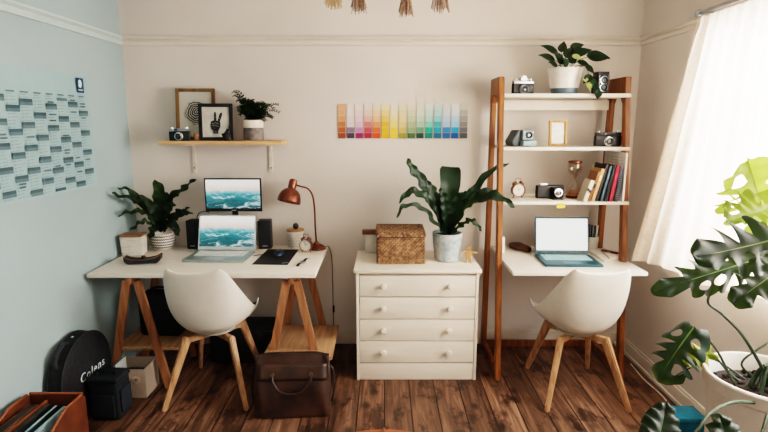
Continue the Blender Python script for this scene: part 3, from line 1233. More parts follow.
MB().box(rel(333.6, 309, .035), (.014, .012, .05), bev=.004).build('switch', co, BLACK)

# twin bell alarm clock
def alarm_clock(label, loc, rz, r=.036, bells=True, body=COPPER, face='#e6e0d4', name='alarm_clock'):
    t = thing(name, label, 'clock', loc, rz)
    ry = Matrix.Rotation(R(90), 4, 'X')
    c = (0, 0, r + .012)
    MB().lathe([(0, -.022), (r * .8, -.022), (r, -.012), (r, .018), (r * 1.02, .022), (r * .93, .024), (r * .9, .019)], c, 32, ry).build('case', t, body)
    fa = MB().lathe([(0, .0185), (r * .9, .0185)], c, 28, ry).build('dial', t, mat(face, .5))
    h = MB()
    h.bar((0, -.0195, c[2]), (r * .35, -.0195, c[2] + r * .3), .003, .001, bev=0)
    h.bar((0, -.0195, c[2]), (-r * .2, -.0195, c[2] + r * .62), .0025, .001, bev=0)
    for k in range(12):
        a_ = k * math.pi / 6
        h.bar((math.cos(a_) * r * .68, -.0195, c[2] + math.sin(a_) * r * .68), (math.cos(a_) * r * .82, -.0195, c[2] + math.sin(a_) * r * .82), .003, .001, bev=0)
    h.build('hands', fa, BLACK)
    lg_ = MB()
    for s_ in (-1, 1):
        lg_.cyl((s_ * r * .5, 0, c[2] - r * .8), (s_ * r * .75, 0, .003), .004, .003, n=10)
    lg_.build('feet', t, body)
    if bells:
        for s_ in (-1, 1):
            q = Matrix.Rotation(s_ * R(32), 4, 'Y')
            MB().lathe([(0, .0), (.012, 0), (.016, -.004), (.018, -.012), (.015, -.012), (0, -.006)], (s_ * r * .66, 0, c[2] + r * 1.18), 20, q).build('bell', t, body)
        MB().tube([(-r * .55, 0, c[2] + r * .95), (-r * .4, 0, c[2] + r * 1.65), (0, 0, c[2] + r * 1.8), (r * .4, 0, c[2] + r * 1.65), (r * .55, 0, c[2] + r * .95)], .0018, n=6).build('handle', t, body)
    return t


alarm_clock('copper twin bell alarm clock in front of the desk lamp', on_desk(306.5, 3.325), R(-12), r=.041)

# mouse mat, mouse, watch
pa, pb, pc, pd = [at(u, v, Z=DZ + .001) for u, v in ((252, 264.5), (287.5, 265), (298.5, 250), (268, 249.5))]
mm = MB()
cen = (pa + pb + pc + pd) / 4
mm.prism([(p.x - cen.x, p.y - cen.y) for p in (pa, pb, pc, pd)], .003, Matrix.Rotation(R(-90), 4, 'X') @ Matrix.Translation((0, -.003, 0)))
mp_ = thing('mouse_mat', 'black rectangular mouse mat on the white desk', 'mouse mat', (cen.x, cen.y, DZ + .001))
mm.build('mat', mp_, mat('#141517', .7))
lm = MB()
for k in range(5):
    lm.box((pb.x - cen.x - .035 + .007 * k, pb.y - cen.y + .03 + .0045 * k, .0036), (.005, .009, .0006), rot=(0, 0, R(25)))
lm.build('logo_mark', mp_, mat('#a9acae'))
mo = on_desk(279, at(279, 256, Z=DZ).y, .0052)
t = thing('computer_mouse', 'dark blue black mouse lying on the mouse mat', 'mouse', mo, R(-8))
MB().lathe([(0, 0), (.9, 0), (1, .25), (.9, .6), (.6, .9), (0, 1)], (0, 0, 0), 28, Matrix.Diagonal((.034, .05, .034, 1))).build('shell', t, mat('#1c2a3c', .35))
MB().cyl((-.004, .022, .031), (.004, .022, .031), .006, n=12).build('wheel', t, BLACK)
pw = at(303, 263, Z=DZ)
t = thing('wrist_watch', 'small wrist watch with a black strap lying on the desk edge', 'watch', (pw.x, pw.y, DZ + .001), R(-14))
MB().cyl((0, 0, 0.001), (0, 0, .010), .016, n=24, bev=.002).build('case', t, METAL)
MB().cyl((0, 0, .0102), (0, 0, .0108), .0135, n=24).build('dial', t, mat('#15171b', .3))
for s_ in (-1, 1):
    sb = MB()
    sb.grid(lambda a_, b_, s_=s_: V(((b_ - .5) * .018, s_ * (.015 + .075 * a_), .004 + .008 * math.sin(a_ * 3.1))), 8, 2)
    so = sb.build('strap', t, mat('#141416', .6))
    sm = so.modifiers.new('thick', 'SOLIDIFY')
    sm.thickness = .002

# cable of the mouse mat area
cb = MB().tube([on_desk(253, 3.23, .004), on_desk(262, 3.26, .004), on_desk(272, 3.24, .004), on_desk(276, 3.19, .008)], .0022, n=6).build('mouse_cable', None, BLACK)
tag(cb, 'thin black cable running from laptop to mouse', 'cable')

# ------------------------------------------------------------------ chairs
CEN = [(.25, .424), (.215, .432), (.10, .412), (-.03, .398), (-.13, .404), (-.202, .452), (-.247, .55), (-.278, .675), (-.298, .77), (-.306, .822)]
EDG = [(.20, .272, .486), (.205, .235, .472), (.214, .15, .474), (.222, .05, .515), (.222, -.05, .58), (.211, -.14, .658), (.192, -.21, .735), (.17, -.257, .798), (.153, -.286, .832), (.132, -.298, .845)]


def lerp_list(a, q):
    x = q * (len(a) - 1)
    i = min(int(x), len(a) - 2)
    f_ = x - i
    return [p + (r_ - p) * f_ for p, r_ in zip(a[i], a[i + 1])]


def shell_pt(q, s_):
    c = lerp_list(CEN, q)
    e = lerp_list(EDG, q)
    sg = 1 if s_ >= 0 else -1
    k = abs(s_)
    fx = math.sin(k * math.pi / 2) ** .95
    fo = 1 - math.cos(k * math.pi / 2)
    return V((sg * e[0] * fx, c[0] + (e[1] - c[0]) * fo, c[1] + (e[2] - c[1]) * fo))


def make_chair(label, loc, rz, cushion):
    t = thing('tub_chair', label, 'chair', loc, rz)
    m_ = MB()
    m_.grid(lambda q, s_: shell_pt(q, s_ * 2 - 1), 22, 24)
    so = m_.build('seat_shell', t, mat('#d8d3c8', .42, var=.015, name='white_shell'), ang=180)
    a_ = so.modifiers.new('thick', 'SOLIDIFY')
    a_.thickness = .011
    a_.offset = 0
    a_ = so.modifiers.new('sub', 'SUBSURF')
    a_.levels = a_.render_levels = 1
    c_ = MB()

    def cush(q, s_):
        s2 = (s_ * 2 - 1) * .78
        p = shell_pt(.1 + q * .46, s2)
        n_ = V((0, .25 + .75 * max(0, q - .5), 1)).normalized()
        edge = min(1, 6 * min(q, 1 - q)) * min(1, 5 * (1 - abs(s_ * 2 - 1)))
        return p + n_ * (.008 + .022 * edge ** .6)
    c_.grid(cush, 16, 16)
    co_ = c_.build('seat_cushion', t, cushion, ang=180)
    lg_ = []
    for sx, sy in ((-1, -1), (1, -1), (-1, 1), (1, 1)):
        MB().bar((sx * .125, sy * .115, .382), (sx * (.232 if sy < 0 else .2), sy * .262, .001), .05, .032, up=(sx * .8, -sy * .6, 0), bev=.006, w1=.03, d1=.024).build('leg', t, BEECH)
    for sg in (-1, 1):
        MB().bar((-.13, -.12 * sg, .366), (.13, .12 * sg, .366), .03, .036, up=(0, 0, 1), bev=.004).build('cross_brace', t, BEECH)
    MB().lathe([(0, .380), (.08, .380), (.115, .386), (.122, .396), (0, .396)], n=36).build('mount', t, mat('#cfcac0', .45))
    return t


CH1 = make_chair('white tub chair on splayed beech legs at the trestle desk', (-1.01, 2.895, 0), R(1), mat('#3c4044', .8))
make_chair('white tub chair on splayed beech legs at the ladder desk', (1.143, 2.885, 0), R(0), mat('#d0cbc1', .7))

# ------------------------------------------------------------------ things under the long desk
# black shoulder bag on the trestle shelf
def soft_bag(name, label, cat, loc, rz, d, m, bev, handle=True, sub=1):
    t = thing(name, label, cat, loc, rz)
    b_ = MB()
    b_.box((0, 0, d[2] / 2), d, bev=bev, seg=4)
    o_ = b_.build('body', t, m)
    return t


t = soft_bag('shoulder_bag', 'soft black bag standing on the plank shelf under the desk', 'bag', (-1.415, 3.12, .263), R(-4), (.26, .15, .275), BLACK_SOFT, .035)
MB().box((0, -.078, .12), (.2, .012, .15), bev=.006).build('pocket', t, BLACK_SOFT)
MB().tube([(-.06, 0, .262), (-.055, 0, .3), (.055, 0, .3), (.06, 0, .262)], .008, n=8).build('handle', t, BLACK_SOFT)

# black hard case on the floor behind the chair
t = thing('equipment_case', 'low black case on the floor under the desk behind the chair', 'case', (-.955, 3.34, .001))
MB().box((0, 0, .108), (.42, .26, .215), bev=.02, seg=3).build('body', t, mat('#101113', .6))
MB().box((0, 0, .222), (.415, .255, .022), bev=.008).build('lid', t, mat('#17191b', .55))
for x in (-.12, .12):
    MB().box((x, -.133, .2), (.04, .008, .04), bev=.002).build('latch', t, mat('#2c2e30', .4, .4))

# leather briefcase
def briefcase():
    t = thing('briefcase', 'worn brown leather briefcase leaning against the trestle shelf', 'bag', (-.505, 2.60, .001), R(2))
    t.rotation_euler = (R(-12), 0, R(2))
    W_, H_ = .425, .335

    def sect(q):   # half thickness by height
        return .055 * (1 - .45 * q) * (.75 + .25 * math.sin(math.pi * min(1, q * 1.15)))
    vs_front = MB()

    def surf(s_, q):
        a_ = s_ * 2 * math.pi
        ca, sa = math.cos(a_), math.sin(a_)
        ex = abs(ca) ** .28 * (1 if ca >= 0 else -1)
        ey = abs(sa) ** .28 * (1 if sa >= 0 else -1)
        z_ = H_ * q
        wd = W_ / 2 * (1 - .035 * q) * (1 - .03 * (abs(q - .5) * 2) ** 4)
        bulge = 1 + .12 * math.sin(q * math.pi)
        y_ = ey * sect(q) * bulge + .004 * math.sin(ca * 7 + q * 5) * (1 if sa < 0 else .3)
        return V((ex * wd, y_, z_ + .008 * math.cos(ca * 3) * q))
    vs_front.grid(surf, 48, 14)
    for q in (0., 1.):
        ring = [surf(i / 48, q) for i in range(48)]
        vs_front.raw(ring, [tuple(range(48))])
    o_ = vs_front.build('body', t, LEATHER, ang=60)
    fl = MB()
    fl.grid(lambda s_, q: V(((s_ - .5) * .38, -sect(.5 + .3 * q) * 1.12 - .006, .2 + .09 * q)), 10, 5)
    fo_ = fl.build('front_pocket', t, LEATHER)
    sm = fo_.modifiers.new('thick', 'SOLIDIFY')
    sm.thickness = .006
    y = -.058
    MB().tube([(-.105, -.05, .225), (-.1, -.066, .195), (-.06, -.076, .145), (0, -.078, .132), (.06, -.076, .145), (.1, -.066, .195), (.105, -.05, .225)], .0085, n=8).build('handle', t, mat('#2c1811', .45, var=.2))
    for x in (-.105, .105):
        MB().cyl((x, -.048, .235), (x, -.064, .235), .011, n=14).build('handle_ring', t, mat('#8a7a5c', .35, .9))
    MB().tube([(-.2, 0, .328), (-.1, 0, .338), (.1, 0, .338), (.2, 0, .328)], .006, n=6).build('zip', t, mat('#1c110c', .5))
    for sx in (-1, 1):
        MB().tube([(sx * .205, 0, .27), (sx * .222, 0, .24), (sx * .224, .0, .14), (sx * .215, 0, .07)], .006, n=6).build('strap', t, mat('#20130e', .5))


briefcase()

# fabric bin
t = thing('storage_bin', 'open beige fabric storage bin under the trestle with a round badge', 'bin', (-1.497, 2.86, .001))
bw, bd, bh, th = .20, .175, .18, .006
bb = MB()
bb.box((0, -bd / 2 + th / 2, bh / 2), (bw, th, bh), bev=.002)
bb.box((0, bd / 2 - th / 2, bh / 2), (bw, th, bh), bev=.002)
bb.box((-bw / 2 + th / 2, 0, bh / 2), (th, bd - 2 * th, bh), bev=.002)
bb.box((bw / 2 - th / 2, 0, bh / 2), (th, bd - 2 * th, bh), bev=.002)
bb.box((0, 0, .004), (bw - .01, bd - .01, .006))
bb.build('fabric_walls', t, mat('#a39485', .85, var=.08, scale=200, bump=.2, name='beige_canvas'))
bd_ = MB()
ry = Matrix.Rotation(R(90), 4, 'X')
bd_.use(mat('#d8cdb8', .5)).lathe([(0, .001), (.021, .001), (.021, .003), (0, .0032)], (.048, -bd / 2, .115), 24, ry)
bd_.use(mat('#8a7358', .5)).lathe([(.013, .0035), (.016, .0042), (.013, .0045)], (.048, -bd / 2, .115), 24, ry)
bd_.use(mat('#8a7358', .5)).prism([(-.006, -.006), (.006, -.006), (.009, .004), (0, .009), (-.009, .004)], .001, Matrix.Translation((.048, -bd / 2 - .0045, .115)))
bd_.build('badge', t, smooth=False)
t2 = MB().box((0, 0, .06), (.15, .09, .12), bev=.01).build('black_pouch', None, BLACK_SOFT, loc=(-1.485, 2.865, .03))
t2.location.z = .009
tag(t2, 'black pouch lying inside the beige fabric bin', 'pouch')
t2 = thing('folder', 'pale blue paper folder standing inside the fabric bin', 'folder', (-1.583, 2.86, .009))
MB().box((0, 0, .094), (.003, .13, .188)).build('cover', t2, mat('#2e6f80', .6))
MB().box((.004, 0, .092), (.005, .12, .184)).build('sheets', t2, mat('#cfd6d2', .7))

# round black case against the wall facing the window
RC = (-1.676, 2.63, .231)
t = thing('round_case', 'large round black soft case leaning on the wall facing the window', 'bag', (RC[0], RC[1], .001))
rx = Matrix.Rotation(R(90), 4, 'Y')
rr, hw = .232, .052
MB().lathe([(0, -hw), (rr - .02, -hw), (rr, -hw + .018), (rr, hw - .018), (rr - .02, hw), (rr - .03, hw + .004), (0, hw + .007)], (0, 0, .23), 64, rx).build('shell', t, BLACK_SOFT)
pz = MB()
for x in (-hw + .016, hw - .014):
    pz.tube([(x, math.cos(a) * (rr + .001), .23 + math.sin(a) * (rr + .001)) for a in [i * math.pi / 32 for i in range(-8, 41)]], .0035, n=6, smooth=0)
pz.build('piping', t, mat('#202328', .6))
aH = [R(q) for q in (112, 118, 130, 142, 148)]
MB().tube([(0, math.cos(a) * (rr + o_), .23 + math.sin(a) * (rr + o_)) for a, o_ in zip(aH, (-.002, .022, .03, .022, -.002))], .011, n=8).build('handle', t, mat('#22252a', .6))
MB().cyl((.0, math.cos(R(100)) * (rr - .002), .23 + math.sin(R(100)) * (rr - .002)), (.0, math.cos(R(100)) * (rr + .004), .23 + math.sin(R(100)) * (rr + .004)), .008, n=12).build('rivet', t, CHROME)


def text(s_, size, name, parent, mtx, m, ext=.001):
    cu_ = bpy.data.curves.new(name, 'FONT')
    cu_.body = s_
    cu_.size = size
    cu_.extrude = ext
    cu_.align_x = 'CENTER'
    cu_.align_y = 'CENTER'
    cu_.shear = .12
    cu_.space_character = 1.25
    tmp = bpy.data.objects.new('tmp_text', cu_)
    col.objects.link(tmp)
    dg = bpy.context.evaluated_depsgraph_get()
    me = bpy.data.meshes.new_from_object(tmp.evaluated_get(dg))
    bpy.data.objects.remove(tmp)
    me.materials.clear()
    me.materials.append(m)
    o_ = bpy.data.objects.new(name, me)
    col.objects.link(o_)
    o_.parent = parent
    o_.matrix_local = mtx
    return o_


# lettering reads along the wall, facing into the room
mt = Matrix.Translation((hw + .0085, .01, .245)) @ Matrix(((0, 0, 1, 0), (1, 0, 0, 0), (0, 1, 0, 0), (0, 0, 0, 1)))
text('Colens', .068, 'lettering', t, mt, mat('#cfe0e2', .6))

# cube camera bag
t = thing('camera_bag', 'small black cube shaped bag on the floor beside the round case', 'bag', (-1.508, 2.6, .001), R(-3))
MB().box((0, 0, .115), (.165, .135, .225), bev=.024, seg=4).build('body', t, mat('#101419', .8, var=.2, scale=50, bump=.2))
MB().box((0, -.002, .235), (.172, .142, .032), bev=.014, seg=3).build('lid', t, mat('#131820', .75))
MB().tube([(-.05, -.02, .248), (-.045, -.02, .272), (.045, -.02, .272), (.05, -.02, .248)], .008, n=8).build('handle', t, BLACK_SOFT)
MB().box((0, -.072, .09), (.125, .016, .13), bev=.007).build('pocket', t, mat('#12161b', .8))
MB().box((.087, 0, .11), (.012, .1, .13), bev=.005).build('side_pocket', t, mat('#1a222a', .8))

# leather magazine box with contents
bx0, bx1, by0, by1, bh = -1.70, -1.43, 1.72, 2.255, .325
LB = mat('#58301d', .45, var=.15, scale=14, name='tan_leather')
t = thing('magazine_box', 'open tan leather box on the floor by the wall facing the window', 'box', ((bx0 + bx1) / 2, (by0 + by1) / 2, .001))
hw_, hd_ = (bx1 - bx0) / 2, (by1 - by0) / 2
lb = MB()
side = [(-hd_, 0), (hd_, 0), (hd_, bh - .02), (hd_ - .02, bh), (.13, bh), (.04, bh - .035), (-.06, bh - .09), (-hd_, bh - .1)]
for x in (-hw_, hw_ - .012):
    lb.prism([(y, z) for y, z in side], .012, Matrix.Translation((x, 0, 0)) @ Matrix(((0, 1, 0, 0), (1, 0, 0, 0), (0, 0, 1, 0), (0, 0, 0, 1))))
lb.box((0, hd_ - .006, bh / 2), (2 * hw_ - .024, .012, bh - .001))
lb.box((0, -hd_ + .006, (bh - .1) / 2), (2 * hw_ - .024, .012, bh - .101))
lb.box((0, 0, .006), (2 * hw_ - .024, 2 * hd_ - .024, .01))
lb.build('walls', t, LB, smooth=False)
rm = MB()
for x in (-hw_ + .006, hw_ - .006):
    rm.tube([(x, y, z) for y, z in ((hd_ - .006, bh - .02), (hd_ - .022, bh + .002), (.13, bh + .002), (.04, bh - .033), (-.06, bh - .088), (-hd_, bh - .098))], .0055, n=6, smooth=0)
rm.tube([(-hw_ + .01, hd_ - .006, bh + .001), (hw_ - .01, hd_ - .006, bh + .001)], .006, n=6, smooth=0)
rm.build('stitched_rim', t, mat('#84492b', .45))
MB().box((-.035, 0.01, .155), (.012, 2 * hd_ - .07, .298), bev=.003).build('divider', t, mat('#6d3a1d', .5))
cx_ = (bx0 + bx1) / 2
cy_ = (by0 + by1) / 2
for name, label, cat, x, thk, h_, m in (
        ('leather_folder', 'tan leather folder in the magazine box, next to the wall side', 'folder', cx_ - .078, .05, .285, mat('#6d4424', .5, var=.25)),
        ('laptop_sleeve', 'black sleeve standing in the tan leather box', 'sleeve', cx_ - .006, .026, .288, mat('#15181b', .6)),
        ('magazine', 'dark blue backed magazine in the tan leather box', 'magazine', cx_ + .03, .016, .28, mat('#20303a', .5)),
        ('magazine', 'pale blue white magazine in the tan leather box, at its outer side', 'magazine', cx_ + .066, .016, .276, mat('#8fb0b8', .45))):
    q = thing(name, label, cat, (x, cy_ - .005, .0135))
    MB().box((0, 0, h_ / 2), (thk, .44, h_), bev=.004).build('cover', q, m)
    MB().box((0, .0, h_ - .003), (thk * .6, .43, .008)).build('page_edges', q, mat('#9fb4b8', .7) if 'blue' in label else mat('#2a2420', .7))

# ------------------------------------------------------------------ chest of drawers
CX0, CX1, CYF, CYB, CZ = -.17, .577, 2.985, 3.44, .726
ccx, ccy = (CX0 + CX1) / 2, (CYF + CYB) / 2
t = thing('chest_of_drawers', 'cream chest with four drawers and round knobs', 'chest of drawers', (ccx, ccy, 0))
cw_ = CX1 - CX0
dp = CYB - CYF
MB().box((0, -.008, CZ - .0105), (cw_ + .026, dp + .026, .021), bev=.004).build('top', t, CHEST)
cc = MB()
for x in (-cw_ / 2 + .009, cw_ / 2 - .009):
    cc.box((x, 0, (CZ - .022) / 2 + .0005), (.018, dp, CZ - .023), bev=.002)
cc.box((0, dp / 2 - .006, (CZ - .022) / 2), (cw_ - .038, .01, CZ - .03))
cc.box((0, -.0, CZ - .03), (cw_ - .038, dp - .02, .012))
cc.build('carcass', t, CHEST)


def zat(v, Y):
    return at(384, v, Y=Y).z


MB().box((0, -dp / 2 + .012, zat(363.5, CYF) / 2 + .001), (cw_ - .04, .016, zat(363.5, CYF) - .004), bev=.002).build('plinth', t, CHEST)
for va, vb in ((275.8, 296.6), (297.8, 318.8), (320, 340.6), (341.6, 362.6)):
    z1, z0 = zat(va, CYF), zat(vb, CYF)
    dr = MB().box((0, -dp / 2 + .2, (z0 + z1) / 2), (cw_ - .042, .4, z1 - z0), bev=.003).build('drawer', t, CHEST)
    for x in (-.205, .2):
        MB().lathe([(0, 0), (.01, 0), (.008, .008), (.0165, .016), (.019, .024), (.015, .032), (0, .035)], (x, -dp / 2, (z0 + z1) / 2 + .004), 24, Matrix.Rotation(R(90), 4, 'X')).build('knob', dr, WHITE)


def on_chest(u, Y, dz=.001):
    p = at(u, 250, Y=Y)
    return V((p.x, Y, CZ + dz))


# wicker basket
Yb = 3.085
xa_, xb_ = at(377, 262, Y=Yb).x, at(424.5, 262, Y=Yb).x
bw, bdp = xb_ - xa_, .282
bz = at(400, 233, Y=Yb).z - CZ
t = thing('wicker_basket', 'lidded brown wicker basket on the chest of drawers', 'basket', ((xa_ + xb_) / 2, Yb + bdp / 2, CZ + .001))
WK = wicker_mat()


def weave(mb, w_, d_, h_, z0, rows, cols_, mid):
    """woven skin: over and under strands round a box"""
    per = []
    x_, y_ = w_ / 2, d_ / 2
    ns = int(cols_ * w_ / (w_ + d_) / 1) or 1
    nd = max(4, int(cols_ * d_ / (w_ + d_)))
    for i in range(ns):
        per.append((V((-x_ + w_ * (i + .5) / ns, -y_, 0)), V((0, -1, 0)), w_ / ns))
    for i in range(nd):
        per.append((V((x_, -y_ + d_ * (i + .5) / nd, 0)), V((1, 0, 0)), d_ / nd))
    for i in range(ns):
        per.append((V((x_ - w_ * (i + .5) / ns, y_, 0)), V((0, 1, 0)), w_ / ns))
    for i in range(nd):
        per.append((V((-x_, y_ - d_ * (i + .5) / nd, 0)), V((-1, 0, 0)), d_ / nd))
    rh = h_ / rows
    for k in range(rows):
        for i, (p, n_, st_) in enumerate(per):
            if (i + k) % 2:
                continue
            tx = n_.cross(V((0, 0, 1)))
            c = p + V((0, 0, z0 + rh * (k + .5)))
            vs = []
            for a_ in (-1, -.45, .45, 1):
                o_ = .0 if abs(a_) == 1 else .006
                for b_ in (-1, 0, 1):
                    vs.append(c + tx * a_ * st_ * .98 + V((0, 0, b_ * rh * .47)) + n_ * (o_ * (1 if b_ == 0 else .55) + .0005))
            fs = []
            for a_ in range(3):
                for b_ in range(2):
                    q = a_ * 3 + b_
                    fs.append((q, q + 3, q + 4, q + 1))
            mb.raw(vs, fs)


wk = MB()
wk.use(mat('#3a271a', .8)).box((0, 0, (bz - .03) / 2), (bw - .008, bdp - .008, bz - .031), bev=.006)
wk.use(WK)
weave(wk, bw - .006, bdp - .006, bz - .034, .002, 14, 50, 0)
wk.build('body', t, ang=60)
wl = MB()
wl.use(mat('#4a3322', .8)).box((0, 0, bz - .014), (bw + .002, bdp + .002, .026), bev=.006)
wl.use(WK)
weave(wl, bw + .003, bdp + .003, .026, bz - .027, 2, 50, 0)
nx, ny = 22, 11
for i in range(nx):
    for j in range(ny):
        if (i + j) % 2 == 0:
            wl.ell((-bw / 2 + bw * (i + .5) / nx, -bdp / 2 + bdp * (j + .5) / ny, bz - .001), (bw / nx * .8, bdp / ny * .42, .004), n=8)
wl.build('lid', t, ang=60)

# white board with wooden rail behind the basket
p0, p1 = at(363.5, 251, Y=3.465), at(392, 233, Y=3.465)
t = thing('bed_tray', 'white board with a brown wooden rail standing behind the wicker basket', 'board', ((p0.x + p1.x) / 2, 3.40, CZ + .001))
hh = at(363, 234.5, Y=3.40).z - CZ
MB().box((.005, 0, hh / 2), (p1.x - p0.x - .02, .018, hh), bev=.003).build('panel', t, mat('#d9d2c6', .5))
MB().box((0, -.002, hh + .0175), (p1.x - p0.x + .01, .03, .033), bev=.004).build('rail', t, wood('#5d3d28', '#84583a', .5, axis=0))


def speckle_pot_mat():
    m, nt, b = new_mat('pale_textured_glaze')
    tc = N(nt, 'ShaderNodeTexCoord')
    no = N(nt, 'ShaderNodeTexNoise', Scale=26., Detail=6., Roughness=.7)
    vo = N(nt, 'ShaderNodeTexVoronoi', Scale=34.)
    for n in (no, vo):
        L(nt, tc.outputs['Object'], n.inputs['Vector'])
    r = ramp(nt, [(.3, '#758e98'), (.5, '#a3b0b2'), (.7, '#c6c8c3')])
    L(nt, no.outputs['Fac'], r.inputs[0])
    L(nt, r.outputs[0], b.inputs['Base Color'])
    bn = N(nt, 'ShaderNodeBump', Strength=.5, Distance=.004)
    L(nt, vo.outputs['Distance'], bn.inputs['Height'])
    L(nt, bn.outputs[0], b.inputs['Normal'])
    b.inputs['Roughness'].default_value = .5
    return m


def chest_fern():
    Y = 3.2
    base = on_chest(447, Y)
    t = thing('birds_nest_fern', 'tall dark wavy leafed fern in a pale textured pot on the chest', 'plant', base)
    h = .18
    MB().lathe([(0, 0), (.07, 0), (.078, .006), (.09, .1), (.096, h - .006), (.094, h), (.087, h), (.085, h - .02), (0, h - .022)], n=48).build('pot', t, speckle_pot_mat())
    MB().lathe([(0, h - .016), (.084, h - .018)], n=30).build('soil', t, SOIL)
    f_ = MB()
    c0 = V((0, 0, h - .02))
    sd = 20
    for px, w, kw in (([(436, 208, -.03), (424, 184, -.06), (413, 170, -.08), (407, 158.5, -.09)], .072, {}),
                      ([(448, 206, -.02), (449, 188, -.01), (451, 167, .02)], .125, dict(tipw=.9, nw=2)),
                      ([(462, 204, .02), (474, 190, .03), (490, 172, .04), (510, 162.5, .04)], .05, {}),
                      ([(463, 208, -.1), (478, 199, -.17), (497, 197, -.22), (515, 207, -.25)], .075, {}),
                      ([(460, 206, .03), (474, 196, .06), (486, 192, .08), (500, 192, .1)], .07, {}),
                      ([(462, 225, -.08), (472, 221, -.14), (482, 231, -.16)], .04, {}),
                      ([(436, 208, -.1), (424, 196, -.15), (410, 192, -.18), (399, 203, -.2)], .06, {}),
                      ([(436, 224, -.08), (422, 208, -.15), (404, 206, -.2), (397, 218, -.21)], .036, {}),
                      ([(440, 210, -.08), (432, 192, -.12), (426, 180, -.13)], .075, {}),
                      ([(455, 212, -.1), (460, 198, -.14), (468, 192, -.16)], .06, {}),
                      ([(446, 214, -.09), (444, 200, -.12), (440, 188, -.13)], .06, {}),
                      ([(441, 212, .05), (434, 196, .09), (430, 184, .11)], .06, {}),
                      ([(458, 214, -.02), (464, 202, -.02), (472, 200, -.03)], .05, {})):
        sd += 1
        strap(f_, [c0] + [at(u, v, Y=Y + dy) - base for u, v, dy in px], w, **{**dict(wav=.013, nw=5, seed=sd), **kw})
    f_.build('foliage', t, leaf_mat('#0b1810', '#1d3823', .12), ang=180)


chest_fern()

# wooden robot figure
t = thing('wooden_robot', 'little jointed wooden figure beside the plant pot on the chest', 'figurine', on_chest(469, 3.13), R(-8))
LW = wood('#a2744a', '#c8996a', .5, axis=2, name='pale_toy_wood')
MB().box((0, 0, .052), (.03, .02, .032), bev=.003).build('torso', t, LW)
MB().box((0, 0, .082), (.023, .021, .021), bev=.003).build('head', t, LW)
for s_ in (-1, 1):
    MB().box((s_ * .009, 0, .018), (.011, .014, .034), bev=.002).build('leg', t, LW)
MB().bar((-.016, 0, .062), (-.03, -.004, .038), .01, .01).build('arm', t, LW)
MB().bar((.016, 0, .062), (.044, -.004, .058), .01, .01).build('arm', t, LW)
t.scale = (1.2, 1.2, 1.1)

# ------------------------------------------------------------------ ladder desk
LX0, LX1 = .716, 1.488
t = thing('ladder_desk', 'stained wood ladder desk with white shelves against the wall', 'desk', ((LX0 + LX1) / 2, 3.25, 0))
lx, ly_ = (LX0 + LX1) / 2, 3.25
LH = 1.872


def front_y(z):
    return 2.976 + (3.215 - 2.976) * z / LH


for X_ in (LX0, LX1):
    x = X_ - lx
    MB().bar((x, front_y(0) - ly_ + .02, .001), (x, front_y(LH - .1) - ly_ + .02, LH - .1), .032, .05, up=(0, 1, 0), bev=.004).build('front_leg', t, BAMBOO)
    MB().bar((x, 3.46 - ly_, .001), (x, 3.43 - ly_, LH - .1), .032, .05, up=(0, 1, 0), bev=.004).build('rear_leg', t, BAMBOO)
    a0, a1 = front_y(LH - .1) - ly_ - .005, 3.455 - ly_
    MB().prism([(a0, LH - .155), (a0 + .05, LH - .155), (a0 + .08, LH - .105), (a1 - .075, LH - .105), (a1 - .05, LH - .155), (a1, LH - .155), (a1 - .005, LH), (a0 + .012, LH)], .034, Matrix.Translation((x - .017, 0, 0)) @ Matrix(((0, 1, 0, 0), (1, 0, 0, 0), (0, 0, 1, 0), (0, 0, 0, 1))), bev=.003).build('top_block', t, BAMBOO)
    MB().box((x, (front_y(.05) + 3.46) / 2 - ly_ + .0, .05), (.028, 3.46 - front_y(.05) - .055, .04), bev=.003).build('bottom_rail', t, BAMBOO)
SX = (LX1 - LX0) - .034
MB().box((0, 3.465 - ly_, .032), (SX, .02, .05), bev=.003).build('floor_rail', t, BAMBOO)
SHELF = {}
for k, (v, th_) in enumerate(((93.5, .022), (147.2, .02), (201.5, .02))):
    # height of the shelf's front upper edge
    z = 1.6
    for _ in range(8):
        yf = front_y(z) - .012
        z = at(560, v, Y=yf).z
    SHELF[k] = (z, yf)
    MB().box((.017, (yf + 3.45) / 2 - ly_, z - th_ / 2), (SX + .034, 3.45 - yf, th_), bev=.003).build('shelf', t, WHITE)
z1 = SHELF[0][0]
MB().box((0, 3.43 - ly_, z1 - .062), (SX, .018, .062), bev=.003).build('back_rail', t, WHITE)
LDZ, LDY = .745, 2.852
MB().box(((.748 + 1.527) / 2 - lx, (LDY + 3.5) / 2 - ly_, LDZ - .011), (1.527 - .748, 3.5 - LDY, .022), bev=.003).build('writing_top', t, WHITE_TOP)


def on_sh(k, u, Y, dz=.001):
    z, yf = SHELF[k]
    p = at(u, 130, Y=Y)
    return V((at(u, {0: 90, 1: 140, 2: 195}[k], Y=Y).x, Y, z + dz))


def on_ld(u, Y, dz=.001):
    return V((at(u, 250, Y=Y).x, Y, LDZ + dz))


# top shelf: camera, plant, twin lens camera
cam_rangefinder('black reflex camera with silver top beside the trailing plant', on_sh(0, 522.5, 3.29), R(8), Wd=.128, scale=1.05, pent=True)


